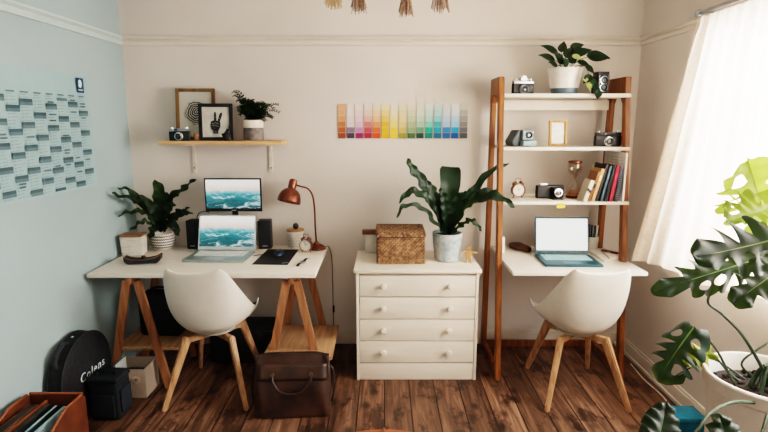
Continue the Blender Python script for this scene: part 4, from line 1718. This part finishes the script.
def heart(mb, base, tip, w, up, sag=.15, roll=0.):
    base, tip = V(base), V(tip)
    d = tip - base
    ln = d.length
    x, n_, dd = frame_of(d, V(up))
    prof_ = [(0, .0), (.06, .55), (.18, .92), (.35, 1.), (.55, .84), (.75, .52), (.9, .22), (1, .0)]

    def f_(q, s_):
        for i in range(len(prof_) - 1):
            if prof_[i][0] <= q <= prof_[i + 1][0] + 1e-9:
                k = (q - prof_[i][0]) / (prof_[i + 1][0] - prof_[i][0])
                wd = prof_[i][1] + (prof_[i + 1][1] - prof_[i][1]) * k
                break
        e = s_ * 2 - 1
        back = -.10 * ln * abs(e) * max(0, 1 - q * 4)
        return base + dd * (ln * q + back) + x * e * wd * w / 2 + n_ * (abs(e) * w * .12 - sag * ln * q * q + .1 * ln * q)
    mb.grid(f_, 14, 8)


def pothos():
    Y = 3.32
    base = on_sh(0, 564, Y)
    t = thing('potted_pothos', 'glossy trailing pothos in a white pot with blue grey base on the top shelf', 'plant', base)
    MB().lathe([(0, 0), (.077, 0), (.079, .003), (.083, .036)], n=44).build('pot_base', t, mat('#5d7482', .4))['label'] = 'blue grey pot base'
    MB().lathe([(.0835, .0365), (.086, .038), (.106, .15), (.107, .158), (.101, .158), (.097, .13), (0, .128)], n=44).build('pot', t, PORC)
    MB().lathe([(0, .135), (.097, .134)], n=24).build('soil', t, SOIL)
    f_ = MB()
    s_ = MB()
    LM = leaf_mat('#0a1710', '#1c3421', .12)
    LY = leaf_mat('#6e8a3a', '#c5c98a', .25)
    c0 = V((0, 0, .13))
    for (ub, vb, ut, vt, w, dy, var_) in ((556, 53, 541, 45.5, .062, -.04, 0), (553, 60, 538.5, 55, .06, -.08, 0), (561, 51, 564, 41, .06, -.02, 0), (571, 49, 584, 45, .068, .0, 0),
                                          (574, 55, 592, 50, .07, -.05, 0), (588, 57, 610, 58.5, .095, -.08, 0), (566, 57, 573, 47, .065, -.06, 0), (562, 63, 553, 52, .07, -.1, 0),
                                          (570, 62, 578, 54, .06, -.1, 0), (556, 66, 548, 62, .05, -.11, 0), (578, 62, 590, 66, .05, -.12, 0), (573, 56, 582, 60, .045, -.13, 1),
                                          (566, 66, 563, 58, .06, -.12, 0), (586, 66, 594, 74, .048, -.13, 0), (590, 76, 583, 84, .05, -.135, 0), (592, 80, 595, 87, .045, -.137, 0),
                                          (588, 82, 590, 91, .04, -.14, 1), (598, 91, 597, 99.5, .052, -.15, 0), (591, 86, 601, 90, .035, -.145, 0), (584, 78, 588, 84, .035, -.14, 1)):
        b_, e_ = at(ub, vb, Y=Y + dy) - base, at(ut, vt, Y=Y + dy - .02) - base
        f_.use(LY if var_ else LM)
        heart(f_, b_, e_, w, (.1, -.8, .6))
        if vb < 75:
            s_.tube([c0, c0.lerp(b_, .55) + V((0, 0, .02)), b_], .0022, n=5, smooth=4)
    s_.tube([c0, at(584, 66, Y=Y - .11) - base, at(589, 76, Y=Y - .13) - base, at(592, 84, Y=Y - .14) - base, at(598, 91, Y=Y - .15) - base], .002, n=5)
    f_.build('foliage', t, ang=180)
    s_.build('stems', t, mat('#3f5a2c', .5))


pothos()
# twin lens reflex camera
b0 = on_sh(0, 600, 3.36)
t = thing('twin_lens_camera', 'upright black twin lens camera behind the trailing leaves on the top shelf', 'camera', b0, R(8))
MB().box((0, 0, .06), (.08, .075, .12), bev=.004).build('body', t, mat('#1a1d20', .5, var=.25, scale=120))
MB().box((0, 0, .131), (.074, .068, .02), bev=.003).build('focusing_hood', t, mat('#24282b', .4, .3))
ry = Matrix.Rotation(R(90), 4, 'X')
pl_ = MB()
pl_.lathe([(.027, 0), (.027, .004), (.02, .005)], (0, -.0375, .042), 28, ry)
pl_.lathe([(.027, 0), (.027, .004), (.02, .005)], (0, -.0375, .088), 28, ry)
pl_.box((-.031, -.039, .065), (.004, .003, .11))
pl_.box((.031, -.039, .065), (.004, .003, .11))
pl_.build('front_plate', t, CHROME)
for z in (.042, .088):
    le = MB().lathe([(.02, .0), (.02, .012), (.016, .012), (.014, .006)], (0, -.0375, z), 24, ry).build('lens', t, BLACK)
    MB().lathe([(0, .008), (.013, .006)], (0, -.0375, z), 20, ry).build('lens_glass', le, mat('#4a6a74', .1, spec=.9))

# middle shelf: instant camera, small frame, rangefinder
b0 = on_sh(1, 521, 3.29)
t = thing('instant_camera', 'grey blue instant camera with sloping back on the middle shelf', 'camera', b0, R(14))
BG = mat('#7f979b', .45, name='grey_blue_plastic')
MB().prism([(-.058, .0), (.06, .0), (.06, .034), (.038, .04), (.03, .1), (-.03, .1), (-.045, .07), (-.072, .03)][::-1], .1, Matrix.Translation((-.012, -.04, 0)), bev=.004).build('body', t, mat('#3f494c', .55))
MB().box((.02, -.058, .018), (.092, .045, .034), bev=.005).build('film_door', t, BG)
MB().box((.014, -.05, .07), (.074, .03, .058), bev=.006).build('front_panel', t, BG)
le = MB().lathe([(.02, 0), (.02, .012), (.015, .014), (.012, .006)], (.016, -.064, .07), 24, ry).build('lens', t, BLACK)
MB().lathe([(0, .008), (.012, .006)], (.016, -.064, .07), 20, ry).build('lens_glass', le, LENSG)
MB().box((.043, -.0655, .088), (.014, .003, .014), bev=.001).build('viewfinder', t, LENSG)

a_, b_ = at(548.5, 147, Y=3.30), at(568, 120.5, Y=3.30)
W_, H_ = b_.x - a_.x, at(558, 120.5, Y=3.3).z - SHELF[1][0]
t = thing('photo_frame', 'small upright light wood photo frame on the middle shelf', 'picture frame', ((a_.x + b_.x) / 2, 3.30, SHELF[1][0] + .001))
t.rotation_euler = (R(-5), 0, R(2))
fr = MB()
fw = .014
fr.box((-W_ / 2 + fw / 2, 0, H_ / 2), (fw, .022, H_), bev=.002)
fr.box((W_ / 2 - fw / 2, 0, H_ / 2), (fw, .022, H_), bev=.002)
fr.box((0, 0, fw / 2), (W_ - 2 * fw, .022, fw), bev=.002)
fr.box((0, 0, H_ - fw / 2), (W_ - 2 * fw, .022, fw), bev=.002)
fr.build('frame', t, wood('#9c6a3c', '#c4935e', .5, axis=2))
MB().box((0, .003, H_ / 2), (W_ - 2 * fw, .004, H_ - 2 * fw)).build('print', t, mat('#dfe1da', .3, var=.08, scale=30))
MB().bar((0, .012, H_ * .6), (0, .065, .006), .03, .003, bev=0).build('easel_leg', t, mat('#3a2c20'))
cam_rangefinder('black rangefinder camera with a chrome lens on the middle shelf', on_sh(1, 607.5, 3.25), R(-4), Wd=.145, scale=1.1, top=mat('#24282c', .4, .3))

# lower shelf: clock, folding camera, hourglass, books
alarm_clock('small round copper clock on the lower shelf beside the wood upright', on_sh(2, 517.5, 3.23), R(6), r=.042, bells=True, body=mat('#6d4630', .35, .6), face='#cfc6b6', name='table_clock')
b0 = on_sh(2, 550, 3.22)
t = thing('folding_camera', 'black folding camera with open bellows on the lower shelf', 'camera', b0, R(5))
MB().box((0, .01, .045), (.18, .034, .085), bev=.012, seg=3).build('body', t, mat('#16191c', .5, var=.2, scale=90))
MB().box((-.05, .0, .093), (.05, .026, .014), bev=.004).build('viewfinder', t, METAL)
be = MB()
for k in range(6):
    s_ = 1 - .07 * k
    be.box((.03, -.012 - .007 * k, .045), (.066 * s_, .005, .062 * s_), bev=.001, seg=1)
    be.box((.03, -.0155 - .007 * k, .045), (.058 * s_, .004, .054 * s_))
be.build('bellows', t, mat('#101214', .6))
MB().box((.03, -.022, .004), (.07, .075, .006), bev=.002).build('bed', t, mat('#24282b', .4, .4))
le = MB().lathe([(.026, 0), (.026, .006), (.018, .007), (.018, .015), (.014, .016), (.012, .008)], (.03, -.053, .045), 26, ry).build('lens', t, CHROME)
MB().lathe([(0, .009), (.012, .008)], (.03, -.053, .045), 20, ry).build('lens_glass', le, LENSG)

b0 = on_sh(2, 573, 3.268)
t = thing('hourglass', 'glass hourglass with copper caps and pink sand on the lower shelf', 'hourglass', b0)
hh = .238
MB().lathe([(0, 0), (.045, 0), (.047, .003), (.047, .014), (.045, .016), (0, .016)], n=32).build('base_cap', t, COPPER)
MB().lathe([(0, hh - .02), (.036, hh - .02), (.044, hh - .014), (.042, hh - .004), (.03, hh), (0, hh)], n=32).build('top_cap', t, COPPER)
gp = [(.042, .0165), (.046, .04), (.043, .065), (.03, .09), (.012, .113), (.007, .122), (.012, .131), (.03, .154), (.044, .178), (.047, .2), (.04, hh - .0205)]
MB().lathe(gp, n=36).build('glass_bulb', t, glass_mat('#f1e8de', .3))
MB().lathe([(0, .017), (.04, .017), (.043, .036), (.02, .046), (0, .05)], n=28).build('sand', t, mat('#d39a78', .8))

z3 = SHELF[2][0]
tilt = R(13)
ct, st_ = math.cos(tilt), math.sin(tilt)
x = at(583, 201, Y=3.11).x
books = [  # kind, label, thickness, height, depth, lean, cover, y
    ('notebook', 'small cream notebook with dark clips leaning at the front of the book row', .024, .135, .10, 17.5, '#cdbfa9', 3.125),
    ('notebook', 'thin brown kraft notebook leaning behind the cream notebook', .010, .19, .13, 16, '#8a5f3e', 3.145),
    ('book', 'tan cloth book leaning in the row on the lower shelf', .020, .205, .16, 14.5, '#b58a5f', 3.165),
    ('album', 'tall black album leaning behind the tan book', .014, .232, .17, 13, '#1d1c1d', 3.18),
    ('book', 'slate blue book leaning between black album and black diary', .015, .22, .16, 11.5, '#38505c', 3.165),
    ('diary', 'black diary leaning against the red book', .018, .225, .16, 10, '#191b20', 3.165),
    ('book', 'bright red book leaning in the row on the lower shelf', .020, .222, .16, 8.5, '#a5243a', 3.165),
    ('spiral_notebook', 'grey blue spiral notebook at the end of the book row by the white board', .019, .215, .16, 6, '#4c5664', 3.165)]
placed = []
base_r, nxt = 1.424, None
for kind_, label, th_, h_, d_, lean, hx, y in reversed(books):
    # from the board outwards: each book leans on its neighbour's upper edge
    if nxt is not None:
        pth, pl_, ph_ = nxt
        base_r = base_r - pth / math.cos(R(pl_)) - .0045 - min(h_, ph_) * max(0, math.tan(R(lean)) - math.tan(R(pl_)))
    placed.append((kind_, label, th_, h_, d_, lean, hx, y, base_r))
    nxt = (th_, lean, h_)
for kind_, label, th_, h_, d_, lean, hx, y, xr_new in reversed(placed):
    tl = R(lean)
    t = thing(kind_, label, 'book' if kind_ in ('book', 'album', 'diary') else 'notebook', (xr_new, y, z3 + .0012), 0, 'books leaning on the lower shelf')
    t.rotation_euler = (0, tl, 0)
    cv = MB()
    cm = mat(hx, .6, var=.08)
    cv.box((-.0012, 0, h_ / 2), (.0024, d_, h_))
    cv.box((-th_ + .0012, 0, h_ / 2), (.0024, d_, h_))
    cv.box((-th_ / 2, -d_ / 2 + .0015, h_ / 2), (th_ - .001, .003, h_), bev=.001)
    cv.build('cover', t, cm)
    MB().box((-th_ / 2, .003, h_ / 2), (th_ - .0052, d_ - .01, h_ - .008)).build('pages', t, PAPER)
    if kind_ == 'spiral_notebook':
        sp = MB()
        for k in range(18):
            sp.lathe([(.007, -.001), (.0085, 0), (.007, .001)], (-th_ / 2, -d_ / 2 - .002, .01 + .0115 * k), 12)
        sp.build('spiral', t, METAL)
    elif 'cream' in label:
        cl = MB()
        cl.box((-th_ + .004, -d_ / 2 - .001, h_ * .55), (.016, .004, .018), bev=.001)
        cl.box((-.006, -d_ / 2 - .001, h_ * .5), (.014, .004, .018), bev=.001)
        cl.build('clip', t, BLACK)
    else:
        MB().box((-th_ / 2, -d_ / 2 - .0004, h_ * .72), (th_ * .55, .001, h_ * .16)).build('spine_label', t, mat(shade(hx, 1.6), .6))
t = thing('white_board', 'white lined paper board standing upright behind the leaning books', 'board', (1.4595, 3.24, z3 + .0012), R(90))
MB().box((.0, 0, .148), (.30, .012, .295), bev=.002).build('panel', t, mat('#ddd9d1', .6))
ln = MB()
for k in range(14):
    ln.box((.0, .0064, .03 + .018 * k), (.24, .0006, .0022))
ln.build('printed_lines', t, mat('#a9a9a8', .7))

t = MB().box((0, 0, 0), (.05, .0012, .03)).build('sticky_note', None, mat('#d9b64a', .6), loc=(at(561, 207, Y=SHELF[2][1] - .004).x, SHELF[2][1] - .0025, z3 - .026))
tag(t, 'small yellow note stuck under the front edge of the lower shelf', 'note')

# on the ladder desk
TEAL = mat('#174653', .4, .2, name='teal_laptop')
scr = emit('#f6f7f1', 1.7, 'white_page')
LDB = LDZ
lt, lwd = laptop('open dark teal laptop with a white screen on the ladder desk', 547, 605, 2.955, .25, .238, R(13), TEAL, mat('#9fd0d2', .5), scr, rz=R(-2), z=LDZ, bezm=mat('#123b47', .4))
b0 = on_ld(591, 3.425)
t = thing('pen_pot', 'pale ceramic pot of dark pens beside the teal laptop', 'pen pot', b0)
MB().lathe([(0, 0), (.039, 0), (.042, .004), (.044, .085), (.041, .085), (.039, .01), (0, .01)], n=32).build('pot', t, mat('#cfc9bf', .5))
r2 = random.Random(5)
for k in range(9):
    a_ = k * 2 * math.pi / 9
    hx = ['#13384a', '#15181c', '#1b4c60', '#1e2226', '#7a3a34', '#14303e', '#1a1d20', '#245a70', '#d0c8bc'][k]
    q = MB().cyl((math.cos(a_) * .022, math.sin(a_) * .022, .012), (math.cos(a_) * .034, math.sin(a_) * .03, .125 + .04 * r2.random()), .0062, n=10, bev=.001)
    o_ = q.build('pen', None, mat(hx, .4), loc=b0)
    tag(o_, ['dark blue pen in the pale pen pot', 'black pen in the pale pen pot', 'teal pen in the pale pen pot', 'charcoal pen in the pale pen pot', 'red brown pen in the pale pen pot', 'navy marker in the pale pen pot', 'matt black marker in the pale pen pot', 'bright teal marker in the pale pen pot', 'cream pencil in the pale pen pot'][k], 'pen', 'pens in the pot on the ladder desk')
# papers and notebooks beside the laptop
def flat_pad(name, label, cat, px, z0, th_, m, edge=None):
    pts = [at(u, v, Z=z0) for u, v in px]
    c = sum(pts, V()) / len(pts)
    t = thing(name, label, cat, (c.x, c.y, z0))
    MB().prism([(p.x - c.x, p.y - c.y) for p in pts], th_, Matrix.Rotation(R(-90), 4, 'X') @ Matrix.Translation((0, -th_, 0))).build('cover', t, m, smooth=False)
    if edge:
        MB().prism([((p.x - c.x) * .96, (p.y - c.y) * .96) for p in pts], .0012, Matrix.Rotation(R(-90), 4, 'X') @ Matrix.Translation((0, -th_ - .0013, 0))).build('sheet', t, edge, smooth=False)
    return t


flat_pad('notepad', 'white notepad with a brown spine lying beside the teal laptop', 'notepad', [(605, 262.5), (618, 260.5), (597, 251), (587.5, 251.5)], LDZ + .001, .012, mat('#ddd6ca', .7), mat('#ece6da', .7))
flat_pad('notebook', 'cream notebook lying at the desk end beside the curtain', 'notebook', [(610, 259.8), (617.5, 258.8), (610, 252.5), (600.5, 251)], LDZ + .0145, .012, mat('#d8cdbd', .7), mat('#e6ddcf', .7))
p = at(610, 252.5, Z=LDZ + .03)
t = thing('spectacle_case', 'slim dark red brown case lying on the cream notebook', 'case', (p.x, p.y, LDZ + .0282), R(-52))
MB().box((0, 0, .007), (.11, .026, .013), bev=.006, seg=3).build('body', t, mat('#5a2f2a', .45))
MB().box((0, -.0155, .007), (.02, .002, .006), bev=.0008).build('clasp', t, METAL)
# pencil case, bottle, sleeve behind the front upright
p = at(520.5, 251, Z=LDZ)
t = thing('pencil_case', 'dark brown leather pencil case lying beside the teal laptop', 'pencil case', (p.x, p.y + .02, LDZ + .001), R(-56))
pc = MB()
pc.grid(lambda s_, q: V((-.085 + .17 * s_, math.cos(q * 2 * math.pi) * .034 * (1 - .5 * abs(2 * s_ - 1) ** 3), .026 + math.sin(q * 2 * math.pi) * (.026 - .008 * abs(2 * s_ - 1) ** 2) - .007 * abs(2 * s_ - 1) ** 2)), 16, 16)
pc.build('body', t, mat('#4a2e22', .45, var=.2))
MB().tube([(-.075, 0, .04), (0, 0, .053), (.075, 0, .04)], .003, n=6).build('zip', t, mat('#8f8577', .35, .7))
b0 = V((.775, 3.30, LDZ + .001))
t = thing('spray_bottle', 'small white bottle with black front and cap behind the wood upright', 'bottle', b0)
MB().box((0, 0, .055), (.042, .04, .11), bev=.006).build('bottle', t, PORC)
MB().box((-.012, -.0205, .06), (.018, .003, .09), bev=.001).build('label_strip', t, BLACK)
MB().cyl((-.006, 0, .1095), (-.006, 0, .14), .011, n=16, bev=.002).build('cap', t, BLACK)

# ------------------------------------------------------------------ tassel hanging at the ceiling
tc_ = V((.005, 1.72, 2.1))
t = thing('tassel_hanging', 'jute tassel mobile hanging from the ceiling in the room middle', 'mobile', tc_)
JU = mat('#8d7260', .9, var=.25, scale=120, name='jute')
MB().lathe([(.178, -.006), (.186, 0), (.178, .006), (.17, 0), (.178, -.006)], (0, 0, .06), 44).build('hoop', t, mat('#8a6a4a', .6))
cs = MB()
for k in range(3):
    a_ = 2 * math.pi * k / 3 + .4
    cs.tube([(math.cos(a_) * .178, math.sin(a_) * .178, .065), (0, 0, .4)], .002, n=5, smooth=0)
cs.tube([(0, 0, .4), (0, 0, ZC - tc_.z - .002)], .003, n=6, smooth=0)
cs.build('cord', t, JU)
r2 = random.Random(11)
for X_, zb in ((-.172, -.132), (-.093, -.125), (.072, -.135), (.177, -.15), (-.12, -.1), (.11, -.1)):
    ya = math.sqrt(max(0, .178 ** 2 - X_ ** 2))
    if abs(X_) in (.12, .11):
        ya = -ya
    ts = MB()
    ts.tube([(X_, ya, .055), (X_, ya, .0)], .004, n=6, smooth=0)
    ts.ell((X_, ya, -.01), (.011, .011, .016), n=10)
    for k in range(46):
        a_ = r2.uniform(0, 6.28)
        q = r2.uniform(.3, 1)
        e = V((X_ + math.cos(a_) * .03 * q, ya + math.sin(a_) * .03 * q, zb + r2.uniform(-.006, .018)))
        ts.tube([(X_ + math.cos(a_) * .008, ya + math.sin(a_) * .008, -.008), (X_ + math.cos(a_) * .017 * q, ya + math.sin(a_) * .017 * q, zb * .5), e], .0014, n=4, smooth=3)
    ts.build('tassel', t, JU if X_ > -.15 else mat('#a98a68', .9))

# ------------------------------------------------------------------ monstera in its planter
MY, MX, MZ = 1.80, 1.452, .655
t = thing('monstera', 'large monstera plant in a tall white planter by the window', 'plant', (MX, MY, 0))
mo_ = V((MX, MY, 0))
pr = .206
MB().lathe([(0, .001), (.135, .001), (.145, .01), (pr - .012, MZ - .06), (pr, MZ - .05), (pr + .004, MZ - .006), (pr, MZ), (pr - .01, MZ), (pr - .014, MZ - .01), (pr - .018, MZ - .075), (0, MZ - .08)], n=64).build('planter', t, mat('#d6cdc3', .4, var=.02, name='planter_white'))
so = MB()
so.lathe([(0, MZ - .058), (.1, MZ - .062), (pr - .0185, MZ - .072)], n=30)
r2 = random.Random(2)
for k in range(90):
    a_, q = r2.uniform(0, 6.28), r2.uniform(0, .17)
    so.ell((math.cos(a_) * q, math.sin(a_) * q, MZ - .06), (r2.uniform(.006, .016), r2.uniform(.006, .016), r2.uniform(.004, .012)), n=8)
so.build('soil', t, SOIL)


def monstera_leaf(base, tip, width, up, sag=.15, cuts=6, slit=.45, holes=True, m=None, curl=.1, solid=False, fold=.15, seed=1):
    """split leaf: lobes that part from each other beyond `slit`, some joined again at the margin so that a long hole stays"""
    base, tip = V(base) - mo_, V(tip) - mo_
    d = tip - base
    ln = d.length
    x, n_, dd = frame_of(d, V(up))
    mb = MB()
    rs = random.Random(seed)

    def f_(q, e):
        k = abs(e)
        wd = (math.sin(math.pi * min(1, q * .93 + .07)) ** .62) * (1 - .28 * q)
        fwd = .30 * ln * k * (.35 + .65 * q) * (1 - q * .9) - .22 * ln * k ** 1.5 * max(0, 1 - q * 3.5)
        a_ = base + dd * (ln * q + fwd) + x * e * wd * width / 2
        return a_ + n_ * (k * width * fold - curl * width * k * k * k - sag * ln * q * q + .45 * sag * ln * q + .012 * math.sin(q * cuts * 6.28) * k)

    for sg in (-1, 1):
        if solid:
            bounds = [0., 1.]
        else:
            bounds = [0.]
            for i in range(1, cuts):
                bounds.append(.10 + .80 * (i - .5 + rs.uniform(-.18, .18)) / cuts)
            bounds.append(1.)
        kinds = [None]
        for i in range(1, len(bounds) - 1):
            kinds.append(('hole' if holes and rs.random() < .35 else 'slit', slit + rs.uniform(-.1, .16)))
        kinds.append(None)

        def gap(b, k):
            if kinds[b] is None:
                return 0.
            ty, k0 = kinds[b]
            if ty == 'slit':
                return 0. if k < k0 else .36 * ((k - k0) / (1 - k0)) ** .7
            c = .5 + (k0 - slit) * .5
            return .38 * math.sqrt(max(0., 1 - ((k - c) / .24) ** 2)) if abs(k - c) < .24 else 0.
        for i in range(len(bounds) - 1):
            q0, q1 = bounds[i], bounds[i + 1]
            w_ = q1 - q0

            def g_(a, k, i=i, q0=q0, q1=q1, w_=w_):
                lo = q0 + w_ * gap(i, k)
                hi = q1 - w_ * gap(i + 1, k)
                kk = k * (1 - (.13 * abs(2 * a - 1) ** 2.5 if not solid else 0))
                return f_(lo + (hi - lo) * a, sg * kk)
            mb.grid(g_, 7 if not solid else 24, 22)
    o_ = mb.build('leaf', t, m, ang=180)
    rib = MB()
    rib.tube([f_(q / 10, 0) - n_ * .0015 for q in range(11)], [.004, .0012], n=6, smooth=0)
    rib.build('midrib', o_, mat('#5f7d3a', .5))
    return o_


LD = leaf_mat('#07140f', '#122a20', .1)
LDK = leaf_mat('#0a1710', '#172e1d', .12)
LL = leaf_mat('#6d8434', '#a3b25a', .5)  # paler copy of the leaf colour, backlight painted in
st = MB()
crown = V((0, 0, MZ - .05))


def petiole(pts, r=.006):
    st.tube([V(p) - mo_ for p in pts], [r, r * .6], n=8, smooth=6)


soilp = lambda dx, dy: mo_ + V((dx, dy, MZ - .058))
# upper leaf, window backlight put into its light green
b1, e1 = at(767, 224, Y=1.78), at(748, 158, Y=1.72)
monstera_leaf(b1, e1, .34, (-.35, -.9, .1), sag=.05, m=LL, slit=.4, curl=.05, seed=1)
petiole([soilp(.03, .03), at(775, 320, Y=1.82), at(772, 260, Y=1.8), b1])
# second leaf with the backlight in its colour, seen flatter
b2, e2 = at(775, 206, Y=1.66), at(727, 221, Y=1.6)
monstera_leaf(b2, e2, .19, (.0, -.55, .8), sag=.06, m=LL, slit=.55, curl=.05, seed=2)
petiole([soilp(.05, -.02), at(800, 320, Y=1.74), at(792, 240, Y=1.7), b2])
# big dark leaf with a long drooping lobe
b3, e3 = at(800, 232, Y=1.5), at(689, 262, Y=1.5)
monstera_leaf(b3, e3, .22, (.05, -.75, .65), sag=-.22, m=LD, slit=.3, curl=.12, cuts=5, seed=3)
petiole([soilp(.04, -.06), at(830, 340, Y=1.6), at(818, 262, Y=1.52), b3])
# long dark leaf pointing to the room corner
b4, e4 = at(786, 250, Y=1.72), at(655, 291, Y=1.72)
monstera_leaf(b4, e4, .17, (.05, -.85, .5), sag=.03, m=LD, slit=.42, curl=.1, cuts=7, fold=.08, seed=4)
petiole([soilp(.02, .02), at(764, 372, Y=1.8), at(743, 336, Y=1.78), at(722, 314, Y=1.76), at(708, 302, Y=1.74), at(715, 285, Y=1.728)], .007)
# leaf at the frame edge
b5, e5 = at(790, 262, Y=1.6), at(735, 302, Y=1.55)
monstera_leaf(b5, e5, .18, (-.3, -.8, .5), sag=.12, m=LD, slit=.5, curl=.15, cuts=5, seed=5)
petiole([soilp(.06, .0), at(812, 350, Y=1.7), at(806, 285, Y=1.63), b5])
# low hanging leaf with fingers
b6, e6 = at(694, 327, Y=1.86), at(657, 378, Y=1.82)
monstera_leaf(b6, e6, .21, (-.45, -.6, .7), sag=.16, m=LD, slit=.3, curl=.35, cuts=5, fold=.05, seed=6)
petiole([soilp(-.04, .04), at(738, 390, Y=1.82), at(718, 352, Y=1.85), at(704, 336, Y=1.86), b6])
# yellowing leaf behind it
b7, e7 = at(712, 352, Y=1.9), at(680, 362, Y=1.9)
monstera_leaf(b7, e7, .13, (0, -.6, .8), sag=.12, m=leaf_mat('#2c4a1e', '#8a8a2c', .3), slit=.6, holes=False, cuts=4, seed=7)
petiole([soilp(-.05, .06), at(730, 374, Y=1.88), b7])
petiole([soilp(-.02, .08), at(712, 359, Y=1.95), at(690, 368, Y=1.97), at(670, 379, Y=1.97)], .004)
petiole([soilp(.02, .1), at(742, 362, Y=1.9), at(768, 343, Y=1.9), at(790, 330, Y=1.9)], .005)
# low dark leaves in front of the planter
b8, e8 = at(691, 432, Y=1.42), at(640, 440, Y=1.36)
monstera_leaf(at(652, 468, Y=1.36), at(668, 401, Y=1.5), .13, (-.2, -.75, .62), sag=.12, m=LDK, solid=True, curl=.2, seed=8)
petiole([soilp(-.08, -.1), at(735, 402, Y=1.58), at(712, 412, Y=1.5), at(696, 432, Y=1.44), at(676, 455, Y=1.4), at(660, 470, Y=1.37), at(652, 468, Y=1.36)], .006)
monstera_leaf(at(735, 480, Y=1.36), at(722, 416, Y=1.42), .16, (.1, -.7, .7), sag=.1, m=LDK, solid=True, curl=.2, seed=9)
petiole([soilp(-.03, -.12), at(770, 410, Y=1.52), at(760, 440, Y=1.44), at(750, 470, Y=1.38), at(735, 480, Y=1.36)], .006)
for k in range(5):
    a_ = k * 1.256
    st.tube([(math.cos(a_) * .05, math.sin(a_) * .05, MZ - .075), (math.cos(a_) * .03, math.sin(a_) * .03, MZ + .0), (math.cos(a_) * .01, math.sin(a_) * .01, MZ + .04)], [.011, .006], n=8)
st.build('stems', t, mat('#25351f', .55, var=.2))

# blue box on the floor by the skirting
t = thing('blue_box', 'small blue lidded box on the floor by the white skirting', 'box', (1.572, 2.462, .001))
MB().box((0, 0, .036), (.17, .115, .072), bev=.004).build('body', t, mat('#1f6f8f', .45, var=.15))
MB().box((0, 0, .0865), (.178, .122, .027), bev=.005).build('lid', t, mat('#2a86a6', .4, var=.15))

# white cable along the skirting
cb = MB().tube([(1.655, 3.2, .004), (1.64, 3.0, .004), (1.648, 2.8, .004), (1.63, 2.62, .004)], .004, n=6).build('floor_cable', None, mat('#d9d2c8', .5))
tag(cb, 'white cable lying on the floorboards along the skirting', 'cable')

# tan leather pouf at the bottom of the view
t = thing('leather_pouf', 'round tan leather pouf on the floorboards in the room middle', 'pouf', (.0, 1.495, .001))
MB().lathe([(0, 0), (.33, 0), (.37, .03), (.395, .2), (.385, .34), (.35, .4), (.25, .42), (0, .425)], n=60).build('cushion', t, mat('#8a4526', .5, var=.12))
sm = MB()
for k in range(8):
    a_ = 2 * math.pi * k / 8
    sm.tube([(math.cos(a_) * r_, math.sin(a_) * r_, z) for r_, z in ((.372, .03), (.397, .2), (.387, .34), (.351, .402), (.25, .422), (.02, .427))], .004, n=5, smooth=4)
sm.build('piping', t, mat('#6d351d', .5))

# ------------------------------------------------------------------ light
def area(name, loc, rot, sx, sy, power, colr):
    d = bpy.data.lights.new(name, 'AREA')
    d.shape = 'RECTANGLE'
    d.size, d.size_y = sx, sy
    d.energy = power
    d.color = colr
    o_ = bpy.data.objects.new(name, d)
    col.objects.link(o_)
    o_.location = loc
    o_.rotation_euler = rot
    return o_


area('daylight_window', (XR + .75, 1.72, 1.75), (0, R(82), 0), 1.5, 1.9, 560, (.95, .98, 1.))
area('ceiling_fill', (.2, .9, ZC - .06), (R(14), 0, 0), 1.6, 1.6, 15, (1., .86, .70))  # added warm fill under the ceiling, no fixture there
area('rear_fill', (.3, YF + .06, 1.7), (R(90), 0, 0), 2.2, 1.6, 10, (1., .90, .80))  # unseen warm fill added in front of the closed front wall

wd = bpy.data.worlds.new('daylight')
sc.world = wd
wd.use_nodes = True
nt = wd.node_tree
bg = nt.nodes['Background']
bg.inputs[0].default_value = (.95, .97, 1., 1)
bg.inputs[1].default_value = 9.
sc.view_settings.view_transform = 'Filmic'
sc.view_settings.look = 'High Contrast'
sc.view_settings.exposure = 0.03
try:
    sc.cycles.use_denoising = True
except Exception:
    pass
